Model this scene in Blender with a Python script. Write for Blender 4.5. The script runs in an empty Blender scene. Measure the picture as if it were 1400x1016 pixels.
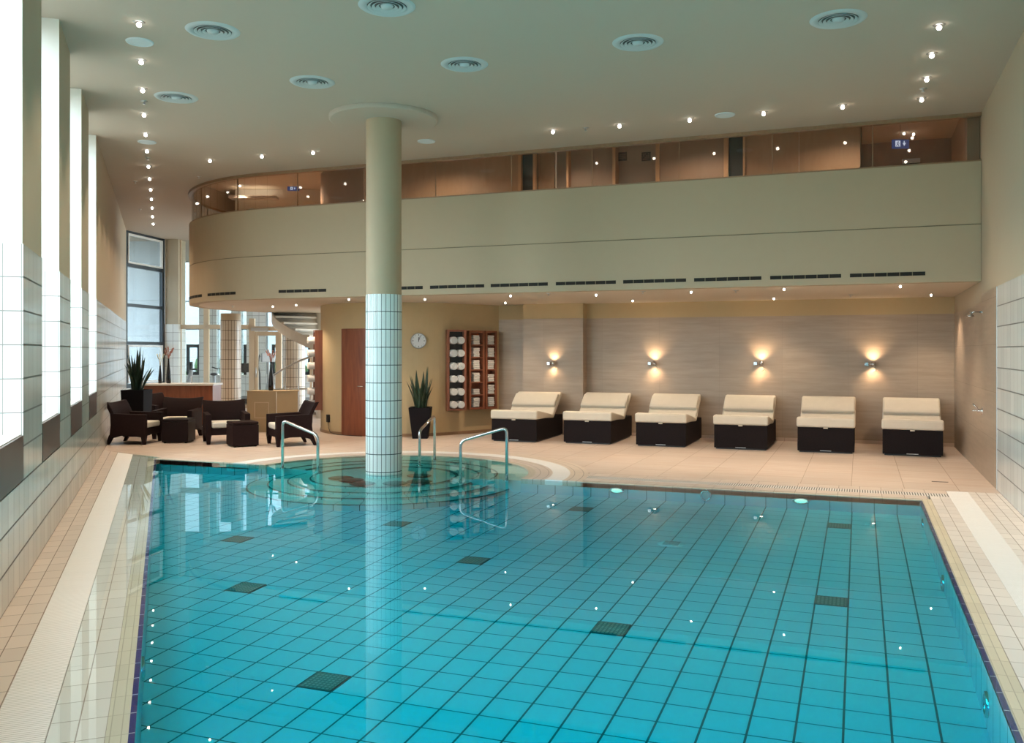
import bpy, math, random
from mathutils import Vector, Matrix
random.seed(7)
C = bpy.context.scene.collection
PI = math.pi

# ------------------------------------------------------------------ frame
F, CX, HY, EYE = 1239.0, 700.0, 480.0, 1.75
YAW = math.atan(475.0 / F)
CA, SA = math.cos(YAW), math.sin(YAW)

def W(xc, yc):                      # from viewing axes to hall axes
    return (xc * CA - yc * SA, xc * SA + yc * CA)
def at_z(x, y, z):                  # point of the plan at height z
    yc = F * (z - EYE) / (HY - y)
    return W((x - CX) / F * yc, yc)
def at_d(x, y, yc):
    u, v = W((x - CX) / F * yc, yc)
    return (u, v, EYE + (HY - y) * yc / F)
def on_v(x, y, v):                  # point on plane v = const
    t = (x - CX) / F
    yc = v / (t * SA + CA)
    return ((t * CA - SA) * yc, v, EYE + (HY - y) * yc / F)
def on_u(x, y, u):
    t = (x - CX) / F
    yc = u / (t * CA - SA)
    return (u, (t * SA + CA) * yc, EYE + (HY - y) * yc / F)

# ------------------------------------------------------------------ materials
def new_mat(name):
    m = bpy.data.materials.new(name); m.use_nodes = True
    nt = m.node_tree; nt.nodes.clear()
    out = nt.nodes.new('ShaderNodeOutputMaterial')
    return m, nt, out
def N(nt, t, **kw):
    n = nt.nodes.new(t)
    for k, v in kw.items(): setattr(n, k, v)
    return n
def L(nt, a, b): nt.links.new(a, b)
def math_n(nt, op, a, b=None, clamp=False):
    n = N(nt, 'ShaderNodeMath', operation=op); n.use_clamp = clamp
    for i, x in enumerate((a, b)):
        if x is None: continue
        if isinstance(x, (int, float)): n.inputs[i].default_value = x
        else: L(nt, x, n.inputs[i])
    return n.outputs[0]
def rgba(c): return (c[0], c[1], c[2], 1.0)
def mixc(nt, fac, a, b):
    n = N(nt, 'ShaderNodeMix', data_type='RGBA')
    if isinstance(fac, (int, float)): n.inputs[0].default_value = fac
    else: L(nt, fac, n.inputs[0])
    for i, x in ((6, a), (7, b)):
        if isinstance(x, tuple): n.inputs[i].default_value = rgba(x)
        else: L(nt, x, n.inputs[i])
    return n.outputs[2]

def plain(name, col, rough=.5, metal=0., noise=0., nscale=8., bump=0., bscale=60., spec=.5, coat=0.):
    m, nt, out = new_mat(name)
    p = N(nt, 'ShaderNodeBsdfPrincipled')
    p.inputs['Roughness'].default_value = rough
    p.inputs['Metallic'].default_value = metal
    p.inputs['Specular IOR Level'].default_value = spec
    p.inputs['Coat Weight'].default_value = coat
    geo = N(nt, 'ShaderNodeNewGeometry')
    nz = N(nt, 'ShaderNodeTexNoise'); nz.inputs['Scale'].default_value = nscale
    L(nt, geo.outputs['Position'], nz.inputs['Vector'])
    d = tuple(max(0, c * (1 - noise)) for c in col); e = tuple(min(1, c * (1 + noise)) for c in col)
    L(nt, mixc(nt, nz.outputs[0], d, e), p.inputs['Base Color'])
    if bump:
        b2 = N(nt, 'ShaderNodeTexNoise'); b2.inputs['Scale'].default_value = bscale
        L(nt, geo.outputs['Position'], b2.inputs['Vector'])
        bp = N(nt, 'ShaderNodeBump'); bp.inputs['Strength'].default_value = bump; bp.inputs['Distance'].default_value = .01
        L(nt, b2.outputs[0], bp.inputs['Height']); L(nt, bp.outputs[0], p.inputs['Normal'])
    L(nt, p.outputs[0], out.inputs[0])
    return m

def tile(name, axes, col, grout, rough=.2, var=.06, groutrough=.7, vein=None, spec=.5):
    """axes: list of (direction, pitch, joint width, offset); joints where fract(dot/pitch) is small"""
    m, nt, out = new_mat(name)
    geo = N(nt, 'ShaderNodeNewGeometry')
    mask = None; ids = []
    for (d, pitch, jw, off) in axes:
        dt = N(nt, 'ShaderNodeVectorMath', operation='DOT_PRODUCT')
        L(nt, geo.outputs['Position'], dt.inputs[0]); dt.inputs[1].default_value = d
        s = math_n(nt, 'DIVIDE', math_n(nt, 'ADD', dt.outputs['Value'], off), pitch)
        fr = math_n(nt, 'FRACT', s)
        ids.append(math_n(nt, 'FLOOR', s))
        k = math_n(nt, 'LESS_THAN', fr, jw / pitch)
        mask = k if mask is None else math_n(nt, 'MAXIMUM', mask, k)
    cmb = N(nt, 'ShaderNodeCombineXYZ')
    for i, x in enumerate(ids[:3]): L(nt, x, cmb.inputs[i])
    wn = N(nt, 'ShaderNodeTexWhiteNoise'); L(nt, cmb.outputs[0], wn.inputs['Vector'])
    a = tuple(c * (1 - var) for c in col); b = tuple(min(1, c * (1 + var)) for c in col)
    base = mixc(nt, wn.outputs[0], a, b)
    if vein:
        vs, vcol, amt = vein
        mp = N(nt, 'ShaderNodeMapping'); mp.inputs['Scale'].default_value = vs
        L(nt, geo.outputs['Position'], mp.inputs['Vector'])
        nz = N(nt, 'ShaderNodeTexNoise'); nz.inputs['Scale'].default_value = 1.0; nz.inputs['Detail'].default_value = 6; nz.inputs['Roughness'].default_value = .65
        L(nt, mp.outputs[0], nz.inputs['Vector'])
        r = N(nt, 'ShaderNodeMapRange'); r.inputs[1].default_value = .38; r.inputs[2].default_value = .68; r.inputs[3].default_value = 0; r.inputs[4].default_value = amt
        L(nt, nz.outputs[0], r.inputs[0])
        base = mixc(nt, r.outputs[0], base, vcol)
    p = N(nt, 'ShaderNodeBsdfPrincipled')
    p.inputs['Specular IOR Level'].default_value = spec
    L(nt, mixc(nt, mask, base, grout), p.inputs['Base Color'])
    L(nt, math_n(nt, 'ADD', math_n(nt, 'MULTIPLY', mask, groutrough - rough), rough), p.inputs['Roughness'])
    L(nt, p.outputs[0], out.inputs[0])
    return m

def radial_tile(name, centre, arc, rpitch, roff, col, grout, rough=.25, vert=None, jw=.012, rjw=.01):
    """tile wrapped round a vertical axis: arc = number of tiles round, vert = (pitch, offset)"""
    m, nt, out = new_mat(name)
    geo = N(nt, 'ShaderNodeNewGeometry')
    sp = N(nt, 'ShaderNodeSeparateXYZ'); L(nt, geo.outputs['Position'], sp.inputs[0])
    dx = math_n(nt, 'SUBTRACT', sp.outputs[0], centre[0]); dy = math_n(nt, 'SUBTRACT', sp.outputs[1], centre[1])
    ang = math_n(nt, 'ADD', math_n(nt, 'DIVIDE', math_n(nt, 'ARCTAN2', dy, dx), 2 * PI), .5)
    s = math_n(nt, 'MULTIPLY', ang, arc)
    mask = math_n(nt, 'LESS_THAN', math_n(nt, 'FRACT', s), jw)
    if vert:
        z = math_n(nt, 'DIVIDE', math_n(nt, 'ADD', sp.outputs[2], vert[1]), vert[0])
        k = math_n(nt, 'LESS_THAN', math_n(nt, 'FRACT', z), vert[2] / vert[0]); i2 = math_n(nt, 'FLOOR', z)
        mask = math_n(nt, 'MAXIMUM', mask, k)
    elif rpitch:
        rr = math_n(nt, 'SQRT', math_n(nt, 'ADD', math_n(nt, 'MULTIPLY', dx, dx), math_n(nt, 'MULTIPLY', dy, dy)))
        z = math_n(nt, 'DIVIDE', math_n(nt, 'ADD', rr, roff), rpitch)
        k = math_n(nt, 'LESS_THAN', math_n(nt, 'FRACT', z), rjw / rpitch); i2 = math_n(nt, 'FLOOR', z)
        mask = math_n(nt, 'MAXIMUM', mask, k)
    else:
        i2 = s
    cmb = N(nt, 'ShaderNodeCombineXYZ'); L(nt, math_n(nt, 'FLOOR', s), cmb.inputs[0]); L(nt, i2, cmb.inputs[1])
    wn = N(nt, 'ShaderNodeTexWhiteNoise'); L(nt, cmb.outputs[0], wn.inputs['Vector'])
    base = mixc(nt, wn.outputs[0], tuple(c * .95 for c in col), tuple(min(1, c * 1.05) for c in col))
    p = N(nt, 'ShaderNodeBsdfPrincipled')
    L(nt, mixc(nt, mask, base, grout), p.inputs['Base Color'])
    p.inputs['Roughness'].default_value = rough
    L(nt, p.outputs[0], out.inputs[0])
    return m

def wood(name, col, dark, sc=(3, 3, .3), rough=.4, coat=0.):
    m, nt, out = new_mat(name)
    geo = N(nt, 'ShaderNodeNewGeometry')
    mp = N(nt, 'ShaderNodeMapping'); mp.inputs['Scale'].default_value = sc
    L(nt, geo.outputs['Position'], mp.inputs['Vector'])
    nz = N(nt, 'ShaderNodeTexNoise'); nz.inputs['Scale'].default_value = 6; nz.inputs['Detail'].default_value = 5
    nz.inputs['Distortion'].default_value = .6
    L(nt, mp.outputs[0], nz.inputs['Vector'])
    p = N(nt, 'ShaderNodeBsdfPrincipled'); p.inputs['Roughness'].default_value = rough; p.inputs['Coat Weight'].default_value = coat
    r = N(nt, 'ShaderNodeMapRange'); r.inputs[1].default_value = .3; r.inputs[2].default_value = .7
    L(nt, nz.outputs[0], r.inputs[0])
    L(nt, mixc(nt, r.outputs[0], dark, col), p.inputs['Base Color'])
    L(nt, p.outputs[0], out.inputs[0])
    return m

def emit(name, col, s):
    m, nt, out = new_mat(name)
    e = N(nt, 'ShaderNodeEmission'); e.inputs[0].default_value = rgba(col); e.inputs[1].default_value = s
    L(nt, e.outputs[0], out.inputs[0])
    return m

def schlick(nt, f0, power=5.0, normal=None):
    geo = N(nt, 'ShaderNodeNewGeometry')
    d = N(nt, 'ShaderNodeVectorMath', operation='DOT_PRODUCT')
    L(nt, geo.outputs['Incoming'], d.inputs[0]); L(nt, normal or geo.outputs['Normal'], d.inputs[1])
    c = math_n(nt, 'SUBTRACT', 1.0, math_n(nt, 'ABSOLUTE', d.outputs['Value']), clamp=True)
    return math_n(nt, 'ADD', math_n(nt, 'MULTIPLY', math_n(nt, 'POWER', c, power), 1 - f0), f0)

def glass(name, tint=(.95, .97, .96), f0=.04):
    m, nt, out = new_mat(name)
    t = N(nt, 'ShaderNodeBsdfTransparent'); t.inputs[0].default_value = rgba(tint)
    g = N(nt, 'ShaderNodeBsdfGlossy'); g.inputs['Roughness'].default_value = 0.0
    mx = N(nt, 'ShaderNodeMixShader')
    L(nt, schlick(nt, f0), mx.inputs[0]); L(nt, t.outputs[0], mx.inputs[1]); L(nt, g.outputs[0], mx.inputs[2])
    L(nt, mx.outputs[0], out.inputs[0])
    return m

def water_mat():
    m, nt, out = new_mat('pool water')
    geo = N(nt, 'ShaderNodeNewGeometry')
    nz = N(nt, 'ShaderNodeTexNoise'); nz.inputs['Scale'].default_value = 1.6; nz.inputs['Detail'].default_value = 2
    L(nt, geo.outputs['Position'], nz.inputs['Vector'])
    bp = N(nt, 'ShaderNodeBump'); bp.inputs['Strength'].default_value = .014; bp.inputs['Distance'].default_value = .02
    L(nt, nz.outputs[0], bp.inputs['Height'])
    t = N(nt, 'ShaderNodeBsdfTransparent')
    g = N(nt, 'ShaderNodeBsdfGlossy'); g.inputs['Roughness'].default_value = 0.0
    L(nt, bp.outputs[0], g.inputs['Normal'])
    mx = N(nt, 'ShaderNodeMixShader')
    L(nt, schlick(nt, .02, normal=bp.outputs[0]), mx.inputs[0]); L(nt, t.outputs[0], mx.inputs[1]); L(nt, g.outputs[0], mx.inputs[2])
    L(nt, mx.outputs[0], out.inputs['Surface'])
    v = N(nt, 'ShaderNodeVolumeAbsorption'); v.inputs['Color'].default_value = (0.0, .945, .982, 1); v.inputs['Density'].default_value = 5.2
    L(nt, v.outputs[0], out.inputs['Volume'])
    return m

DL = Vector((-2 * SA * CA, CA * CA - SA * SA, 0))      # along the window wall
NL = Vector((-DL.y, DL.x, 0))                            # out of the hall through that wall
X3, Y3, Z3 = (1, 0, 0), (0, 1, 0), (0, 0, 1)
M = {}
TILE_W, GR_W = (.74, .74, .70), (.24, .225, .21)
M['paint'] = plain('cream wall paint', (.48, .40, .29), .75, noise=.02)
M['paint_core'] = plain('ochre wall paint', (.52, .39, .22), .75, noise=.03)
M['ceil'] = plain('ceiling paint', (.48, .40, .33), .85, noise=.01)
M['soffit'] = plain('soffit paint', (.66, .56, .45), .8, noise=.01)
M['fascia'] = plain('balcony paint', (.45, .35, .235), .7, noise=.015)
M['dark_line'] = plain('shadow joint', (.20, .16, .10), .9)
M['wall_tile'] = tile('window wall tile', [(tuple(DL), .25, .008, 0), (Z3, .256, .014, 0)], TILE_W, (.13, .12, .11), .16)
M['reveal_tile'] = tile('reveal tile', [(tuple(NL), .125, .006, .37), (Z3, .256, .009, 0)], TILE_W, GR_W, .16)
M['sill_tile'] = tile('sill tile', [(tuple(DL), .25, .006, 0), (tuple(NL), .125, .006, .37)], TILE_W, GR_W, .16)
M['rwall_tile'] = tile('right wall tile', [(Y3, .25, .006, .05), (Z3, .256, .013, 0)], TILE_W, (.15, .14, .13), .2)
M['gym_tile'] = tile('gym wall tile', [(W(1, 0) + (0,), .25, .012, 0), (Z3, .256, .012, 0)], (.76, .76, .72), (.3, .27, .24), .25)
M['deck_tile_l'] = tile('deck tile left', [(tuple(DL), .25, .006, 0), (tuple(NL), .125, .006, 0.002)], (.69, .58, .50), (.27, .20, .16), .3)
M['rim_tile_l'] = tile('rim tile left', [(tuple(DL), .25, .006, 0), (tuple(NL), .125, .006, 0.002)], (.82, .78, .73), (.36, .29, .24), .3)
M['rim_tile_r'] = tile('rim tile right', [(Y3, .25, .006, 0), (X3, .11, .006, .096)], (.80, .73, .68), (.34, .27, .22), .3)
M['rim_tile_f'] = tile('rim tile far', [(X3, .25, .006, 0), (Y3, .25, .006, .02)], (.68, .56, .48), (.32, .24, .2), .3)
M['grip_l'] = tile('ribbed cream edge left', [(tuple(DL), .25, .006, 0), (tuple(NL), .048, .005, .01)], (.66, .61, .48), (.46, .41, .31), .4)
M['grip_r'] = tile('ribbed cream edge right', [(Y3, .25, .006, 0), (X3, .048, .005, .03)], (.66, .58, .44), (.46, .39, .29), .4)
M['grip_f'] = tile('ribbed cream edge far', [(X3, .25, .006, 0), (Y3, .02, .004, 0)], (.64, .54, .45), (.40, .34, .24), .4)
M['blue_l'] = tile('blue edge tile left', [(tuple(DL), .25, .008, 0)], (.012, .026, .17), (.55, .6, .62), .15)
M['blue_r'] = tile('blue edge tile right', [(Y3, .25, .008, 0)], (.012, .026, .17), (.55, .6, .62), .15)
GRT, GRD = (.90, .88, .87), (.34, .33, .32)
M['grate_l'] = tile('white grate left', [(tuple(DL), .024, .007, 0)], GRT, (.62, .60, .58), .45, var=.02)
M['grate_r'] = tile('white grate right', [(Y3, .024, .007, 0)], GRT, (.62, .60, .58), .45, var=.02)
M['grate_f'] = tile('white grate far', [(X3, .03, .012, 0)], (.76, .72, .68), (.12, .11, .10), .45, var=.02)
M['stone'] = tile('stone deck', [(X3, .63, .006, .1), (Y3, .63, .006, .12)], (.66, .55, .475), (.36, .25, .18), .35, var=.07,
                  vein=((1.2, 7, 1), (.56, .41, .32), .75))
M['stone_wall'] = tile('stone cladding', [(X3, 1.2, .004, .2), (Y3, 1.2, .004, .1), (Z3, .61, .004, 0)], (.43, .335, .25), (.33, .26, .20), .4, var=.05,
                       vein=((1.2, 1.2, 14), (.33, .25, .18), .7))
M['pool_floor'] = tile('pool tile', [(X3, .25, .013, .09), (Y3, .25, .010, .12)], (.62, .68, .69), (.05, .075, .075), .3, var=.02)
M['pool_wall_r'] = tile('pool wall tile right', [(Y3, .25, .010, .12)], (.54, .59, .60), (.09, .115, .115), .3, var=.02)
M['pool_wall'] = tile('pool wall tile', [(X3, .25, .010, .09)], (.54, .59, .60), (.09, .115, .115), .3, var=.02)
M['pool_wall_l'] = tile('pool wall tile left', [(tuple(DL), .25, .010, 0)], (.54, .59, .60), (.09, .115, .115), .3, var=.02)
M['drain'] = tile('drain grid', [(X3, .03, .012, 0), (Y3, .03, .012, 0)], (.40, .30, .24), (.16, .12, .10), .6)
M['chrome'] = plain('polished steel', (.62, .60, .60), .2, metal=1.)
M['steel'] = plain('brushed steel', (.55, .55, .55), .35, metal=1.)
M['white_metal'] = plain('white lacquered metal', (.66, .72, .76), .45)
M['vent_metal'] = plain('pale grey vent metal', (.50, .55, .57), .5)
M['grey_gap'] = plain('shaded grille gap', (.10, .10, .10), .7)
M['black'] = plain('black plastic', (.012, .012, .013), .4)
M['dark_frame'] = plain('dark blue window frame', (.012, .022, .032), .4)
M['white_frame'] = plain('white window sash', (.72, .72, .70), .4)
M['wicker'] = plain('dark wicker', (.019, .009, .0095), .6, spec=.12, noise=.5, nscale=90, bump=.6, bscale=120)
M['wicker_black'] = plain('near black wicker', (.011, .007, .0075), .6, spec=.12, noise=.5, nscale=90, bump=.6, bscale=120)
M['leather'] = plain('dark brown leather', (.014, .008, .009), .45, spec=.12, bump=.15)
M['cushion'] = plain('cream cushion fabric', (.68, .60, .49), .9, noise=.05, bump=.2, bscale=200)
M['cushion_white'] = plain('off white cushion', (.72, .68, .60), .9, noise=.04)
M['wood'] = wood('red brown wood', (.30, .105, .055), (.20, .065, .035), rough=.35)
M['wood_door'] = wood('door wood', (.27, .085, .04), (.19, .055, .03), rough=.35)
M['wood_up'] = wood('honey wood', (.44, .28, .17), (.39, .24, .14), sc=(2, 2, .5), rough=.45)
M['wood_mid'] = wood('dull brown wood', (.33, .22, .155), (.30, .195, .135), sc=(2, 2, .5), rough=.45)
M['wood_post'] = wood('light wood', (.58, .36, .20), (.52, .31, .17), rough=.45)
M['rail_wood'] = wood('brown rail', (.30, .18, .10), (.25, .15, .08), rough=.4)
M['greige'] = plain('grey beige door', (.36, .27, .22), .6)
M['dark_panel'] = plain('dark brown panel', (.075, .048, .042), .35, noise=.15, nscale=3)
M['tan_counter'] = plain('tan laminate', (.45, .33, .19), .5, noise=.03)
M['counter_top'] = plain('white worktop', (.78, .77, .75), .3)
M['dark_slot'] = plain('dark slot', (.012, .008, .005), .8)
M['towel'] = plain('white towelling', (.80, .76, .72), .95, bump=.5, bscale=180)
M['leaf'] = plain('dark green leaf', (.016, .040, .020), .4, noise=.5, nscale=20)
M['soil'] = plain('soil', (.02, .014, .01), .95)
M['pot'] = plain('anthracite pot', (.012, .010, .012), .6, spec=.06)
M['vase'] = plain('black glaze', (.008, .007, .009), .2)
M['petal'] = plain('dusty red twig', (.30, .12, .09), .7)
M['petal_w'] = plain('pale flower', (.6, .6, .45), .7)
M['ochre_frame'] = plain('beige frame', (.60, .46, .31), .5)
M['white_paint'] = plain('white paint', (.76, .73, .68), .55)
M['gym_floor'] = plain('grey gym floor', (.20, .20, .21), .5)
M['grey_plastic'] = plain('pale grey plastic', (.5, .5, .52), .45)
M['facade'] = tile('pale outdoor facade', [(Z3, 1.1, .02, 0)], (.62, .66, .68), (.45, .48, .5), .8)
M['hedge'] = plain('hedge leaves', (.09, .19, .06), .8, noise=.6, nscale=6)
M['glass'] = glass('clear glass')
M['glass_dimmed'] = glass('daylight dimming glass', (.58, .62, .64), .05)  # tint added to dim the overbright daylight view outside
M['glass_warm'] = glass('balcony glass', (.93, .90, .86), .06)
M['lamp'] = emit('lit lamp', (1, .92, .80), 17)
M['lamp_small'] = emit('lit small lamp', (1, .86, .66), 26)
M['pool_lamp'] = emit('lit pool lamp', (1, .20, .16), 9)
M['lamp_soft'] = emit('soft lit diffuser', (1, .85, .65), 3)
M['sign_blue'] = emit('lit blue sign', (.10, .13, .36), .4)
M['sign_white'] = emit('lit white sign mark', (.7, .8, 1), .9)
M['dial'] = plain('white clock dial', (.78, .78, .78), .4)
M['plaque'] = plain('dark brown plaque', (.05, .03, .028), .4)
M['plaque_mark'] = plain('brown plaque mark', (.22, .13, .1), .5)
COLC = (-6.42, 11.57)
M['water'] = water_mat()

# ------------------------------------------------------------------ mesh builder
class MB:
    def __init__(s): s.v = []; s.f = []; s.m = []; s.sm = []
    def add(s, verts, faces, mi=0, smooth=False):
        o = len(s.v); s.v += [tuple(p) for p in verts]
        for i, f in enumerate(faces):
            s.f.append([o + k for k in f]); s.m.append(mi if isinstance(mi, int) else mi[i]); s.sm.append(smooth)
        return s
    def box(s, x0, x1, y0, y1, z0, z1, mi=0):
        v = [(x, y, z) for z in (z0, z1) for y in (y0, y1) for x in (x0, x1)]
        return s.add(v, [(0, 2, 3, 1), (4, 5, 7, 6), (0, 1, 5, 4), (2, 6, 7, 3), (0, 4, 6, 2), (1, 3, 7, 5)], mi)
    def obox(s, o, a, b, ra, rb, z0, z1, mi=0):
        """box in the frame o + a*p + b*q; faces: bottom, top, -b, +b, -a, +a"""
        o = Vector((o[0], o[1], 0)); a = Vector((a[0], a[1], 0)); b = Vector((b[0], b[1], 0))
        v = [o + a * p + b * q + Vector((0, 0, z)) for z in (z0, z1) for q in rb for p in ra]
        return s.add(v, [(0, 2, 3, 1), (4, 5, 7, 6), (0, 1, 5, 4), (2, 6, 7, 3), (0, 4, 6, 2), (1, 3, 7, 5)], mi)
    def prism(s, poly, z0, z1, mi=0, mtop=None, mbot=None, side=True, top=True, bottom=True):
        n = len(poly)
        v = [(p[0], p[1], z0) for p in poly] + [(p[0], p[1], z1) for p in poly]
        f, m = [], []
        if bottom: f.append(list(range(n))[::-1]); m.append(mi if mbot is None else mbot)
        if top: f.append(list(range(n, 2 * n))); m.append(mi if mtop is None else mtop)
        if side:
            for i in range(n): j = (i + 1) % n; f.append((i, j, n + j, n + i)); m.append(mi)
        return s.add(v, f, m)
    def extrude(s, prof, x0, x1, mi=0, smooth=False):
        """profile of (y, z) run along x"""
        n = len(prof)
        v = [(x0, p[0], p[1]) for p in prof] + [(x1, p[0], p[1]) for p in prof]
        f = [list(range(n)), list(range(n, 2 * n))[::-1]] + [(i, n + i, n + (i + 1) % n, (i + 1) % n) for i in range(n)]
        return s.add(v, f, mi, smooth)
    def lathe(s, prof, seg=24, c=(0, 0, 0), mi=0, smooth=True, ax='z', cap=True):
        v = []
        for (r, h) in prof:
            for k in range(seg):
                a = 2 * PI * k / seg; p = (r * math.cos(a), r * math.sin(a), h)
                if ax == 'y': p = (p[0], p[2], p[1])
                if ax == 'x': p = (p[2], p[0], p[1])
                v.append((p[0] + c[0], p[1] + c[1], p[2] + c[2]))
        f = []
        for i in range(len(prof) - 1):
            for k in range(seg):
                j = (k + 1) % seg; f.append((i * seg + k, i * seg + j, (i + 1) * seg + j, (i + 1) * seg + k))
        nv = len(prof) * seg; flat = len(prof) == 2 and prof[0][1] == prof[1][1]
        s.add(v, f, mi, smooth)
        if cap and not flat and prof[0][0] > 1e-6: s.add(v[:seg], [list(range(seg))[::-1]], mi)
        if cap and not flat and prof[-1][0] > 1e-6: s.add(v[nv - seg:], [list(range(seg))], mi)
        return s
    def tube(s, pts, r, seg=10, mi=0, closed=False):
        pts = [Vector(p) for p in pts]; n = len(pts); v = []; prev = None
        rs = r if isinstance(r, (list, tuple)) else [r] * n
        for i, p in enumerate(pts):
            d = (pts[min(i + 1, n - 1)] - pts[max(i - 1, 0)])
            d = d.normalized() if d.length > 1e-9 else Vector((0, 0, 1))
            ref = prev if prev is not None else (Vector((0, 0, 1)) if abs(d.z) < .9 else Vector((1, 0, 0)))
            a = ref - d * ref.dot(d)
            if a.length < 1e-6: a = Vector((1, 0, 0)) - d * d.x
            a.normalize(); b = d.cross(a); prev = a
            for k in range(seg):
                t = 2 * PI * k / seg; v.append(p + (a * math.cos(t) + b * math.sin(t)) * rs[i])
        f = [(i * seg + k, i * seg + (k + 1) % seg, (i + 1) * seg + (k + 1) % seg, (i + 1) * seg + k) for i in range(n - 1) for k in range(seg)]
        f += [list(range(seg))[::-1], list(range((n - 1) * seg, n * seg))]
        return s.add(v, f, mi, True)
    def ring(s, c, r0, r1, z0, z1, a0=0, a1=2 * PI, seg=64, mi=0):
        full = abs(a1 - a0 - 2 * PI) < 1e-6; n = seg if full else seg + 1
        v = []
        for k in range(n):
            a = a0 + (a1 - a0) * k / seg; ca, sa = math.cos(a), math.sin(a)
            v += [(c[0] + r0 * ca, c[1] + r0 * sa, z0), (c[0] + r1 * ca, c[1] + r1 * sa, z0), (c[0] + r1 * ca, c[1] + r1 * sa, z1), (c[0] + r0 * ca, c[1] + r0 * sa, z1)]
        f = []
        for k in range(seg):
            a = 4 * k; b = 4 * ((k + 1) % n)
            f += [(a, b, b + 1, a + 1), (a + 1, b + 1, b + 2, a + 2), (a + 2, b + 2, b + 3, a + 3), (a + 3, b + 3, b, a)]
        if not full: f += [(0, 1, 2, 3), (4 * seg + 3, 4 * seg + 2, 4 * seg + 1, 4 * seg)]
        return s.add(v, f, mi)
    def sphere(s, c, r, seg=14, rings=8, mi=0, sx=1, sy=1, sz=1):
        prof = [(max(1e-7, r * math.sin(PI * i / rings)), -r * math.cos(PI * i / rings)) for i in range(rings + 1)]
        o = len(s.v); s.lathe(prof, seg, (0, 0, 0), mi)
        for i in range(o, len(s.v)):
            p = s.v[i]; s.v[i] = (p[0] * sx + c[0], p[1] * sy + c[1], p[2] * sz + c[2])
        return s
    def build(s, name, mats, parent=None, bevel=0, fix=True, loc=None, rz=0, subsurf=0):
        me = bpy.data.meshes.new(name); me.from_pydata(s.v, [], s.f)
        if not isinstance(mats, (list, tuple)): mats = [mats]
        for m in mats: me.materials.append(M[m] if isinstance(m, str) else m)
        me.polygons.foreach_set('material_index', s.m); me.polygons.foreach_set('use_smooth', s.sm)
        me.update()
        if fix:
            import bmesh
            bm = bmesh.new(); bm.from_mesh(me); bmesh.ops.recalc_face_normals(bm, faces=bm.faces); bm.to_mesh(me); bm.free()
        o = bpy.data.objects.new(name, me); C.objects.link(o)
        if parent is not None: o.parent = parent
        if loc is not None: o.location = loc
        if rz: o.rotation_euler = (0, 0, rz)
        if bevel:
            b = o.modifiers.new('bevel', 'BEVEL'); b.width = bevel; b.segments = 2; b.limit_method = 'ANGLE'; b.angle_limit = .6
        if subsurf:
            b = o.modifiers.new('sub', 'SUBSURF'); b.levels = subsurf; b.render_levels = subsurf
        return o

def tag(o, label, cat, group=None, kind=None):
    o['label'] = label; o['category'] = cat
    if group: o['group'] = group
    if kind: o['kind'] = kind
    return o
def thing(name, label, cat, loc=(0, 0, 0), rz=0, group=None):
    o = bpy.data.objects.new(name, None); C.objects.link(o); o.empty_display_size = .1
    o.location = loc; o.rotation_euler = (0, 0, rz)
    return tag(o, label, cat, group)
def struct(o): o['kind'] = 'structure'; return o
def dup(root, loc, rz=None, label=None, group=None):
    r = root.copy(); C.objects.link(r); r.location = loc
    if rz is not None: r.rotation_euler = (0, 0, rz)
    if label: r['label'] = label
    if group: r['group'] = group
    for ch in list(root.children):
        c = ch.copy(); C.objects.link(c); c.parent = r
        for g in list(ch.children):
            d = g.copy(); C.objects.link(d); d.parent = c
    return r
ORD = ['first', 'second', 'third', 'fourth', 'fifth', 'sixth', 'seventh', 'eighth', 'ninth', 'tenth', 'eleventh', 'twelfth', 'thirteenth', 'fourteenth']

# ------------------------------------------------------------------ key plan dimensions
P0 = Vector(W(-1.067, 0) + (0,))
def LW(s, d=0):                                     # point on the window wall: s along, d outwards
    p = P0 + DL * s + NL * d; return (p.x, p.y)
S_END = 25.3 / CA
RU = 1.61                                            # right wall
ZC, ZS, ZP, ZT, ZU = 5.13, 2.74, 4.44, 2.56, 5.6     # ceiling, soffit, parapet, tile top, upper ceiling
BV = 14.35                                           # balcony front
POOL_V, POOL_U = 11.63, .66
ARC_C, ARC_R = (-10.5, BV + 3.9), 3.9
PATH = [(RU, BV), (-2, BV), (-6, BV), (-10.5, BV)]
PATH += [(ARC_C[0] + ARC_R * math.cos(a), ARC_C[1] + ARC_R * math.sin(a)) for a in [math.radians(270 - 200 * k / 48) for k in range(1, 49)]]
FACADE_Y = 34.0
GYM_Y = 27.6

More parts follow.
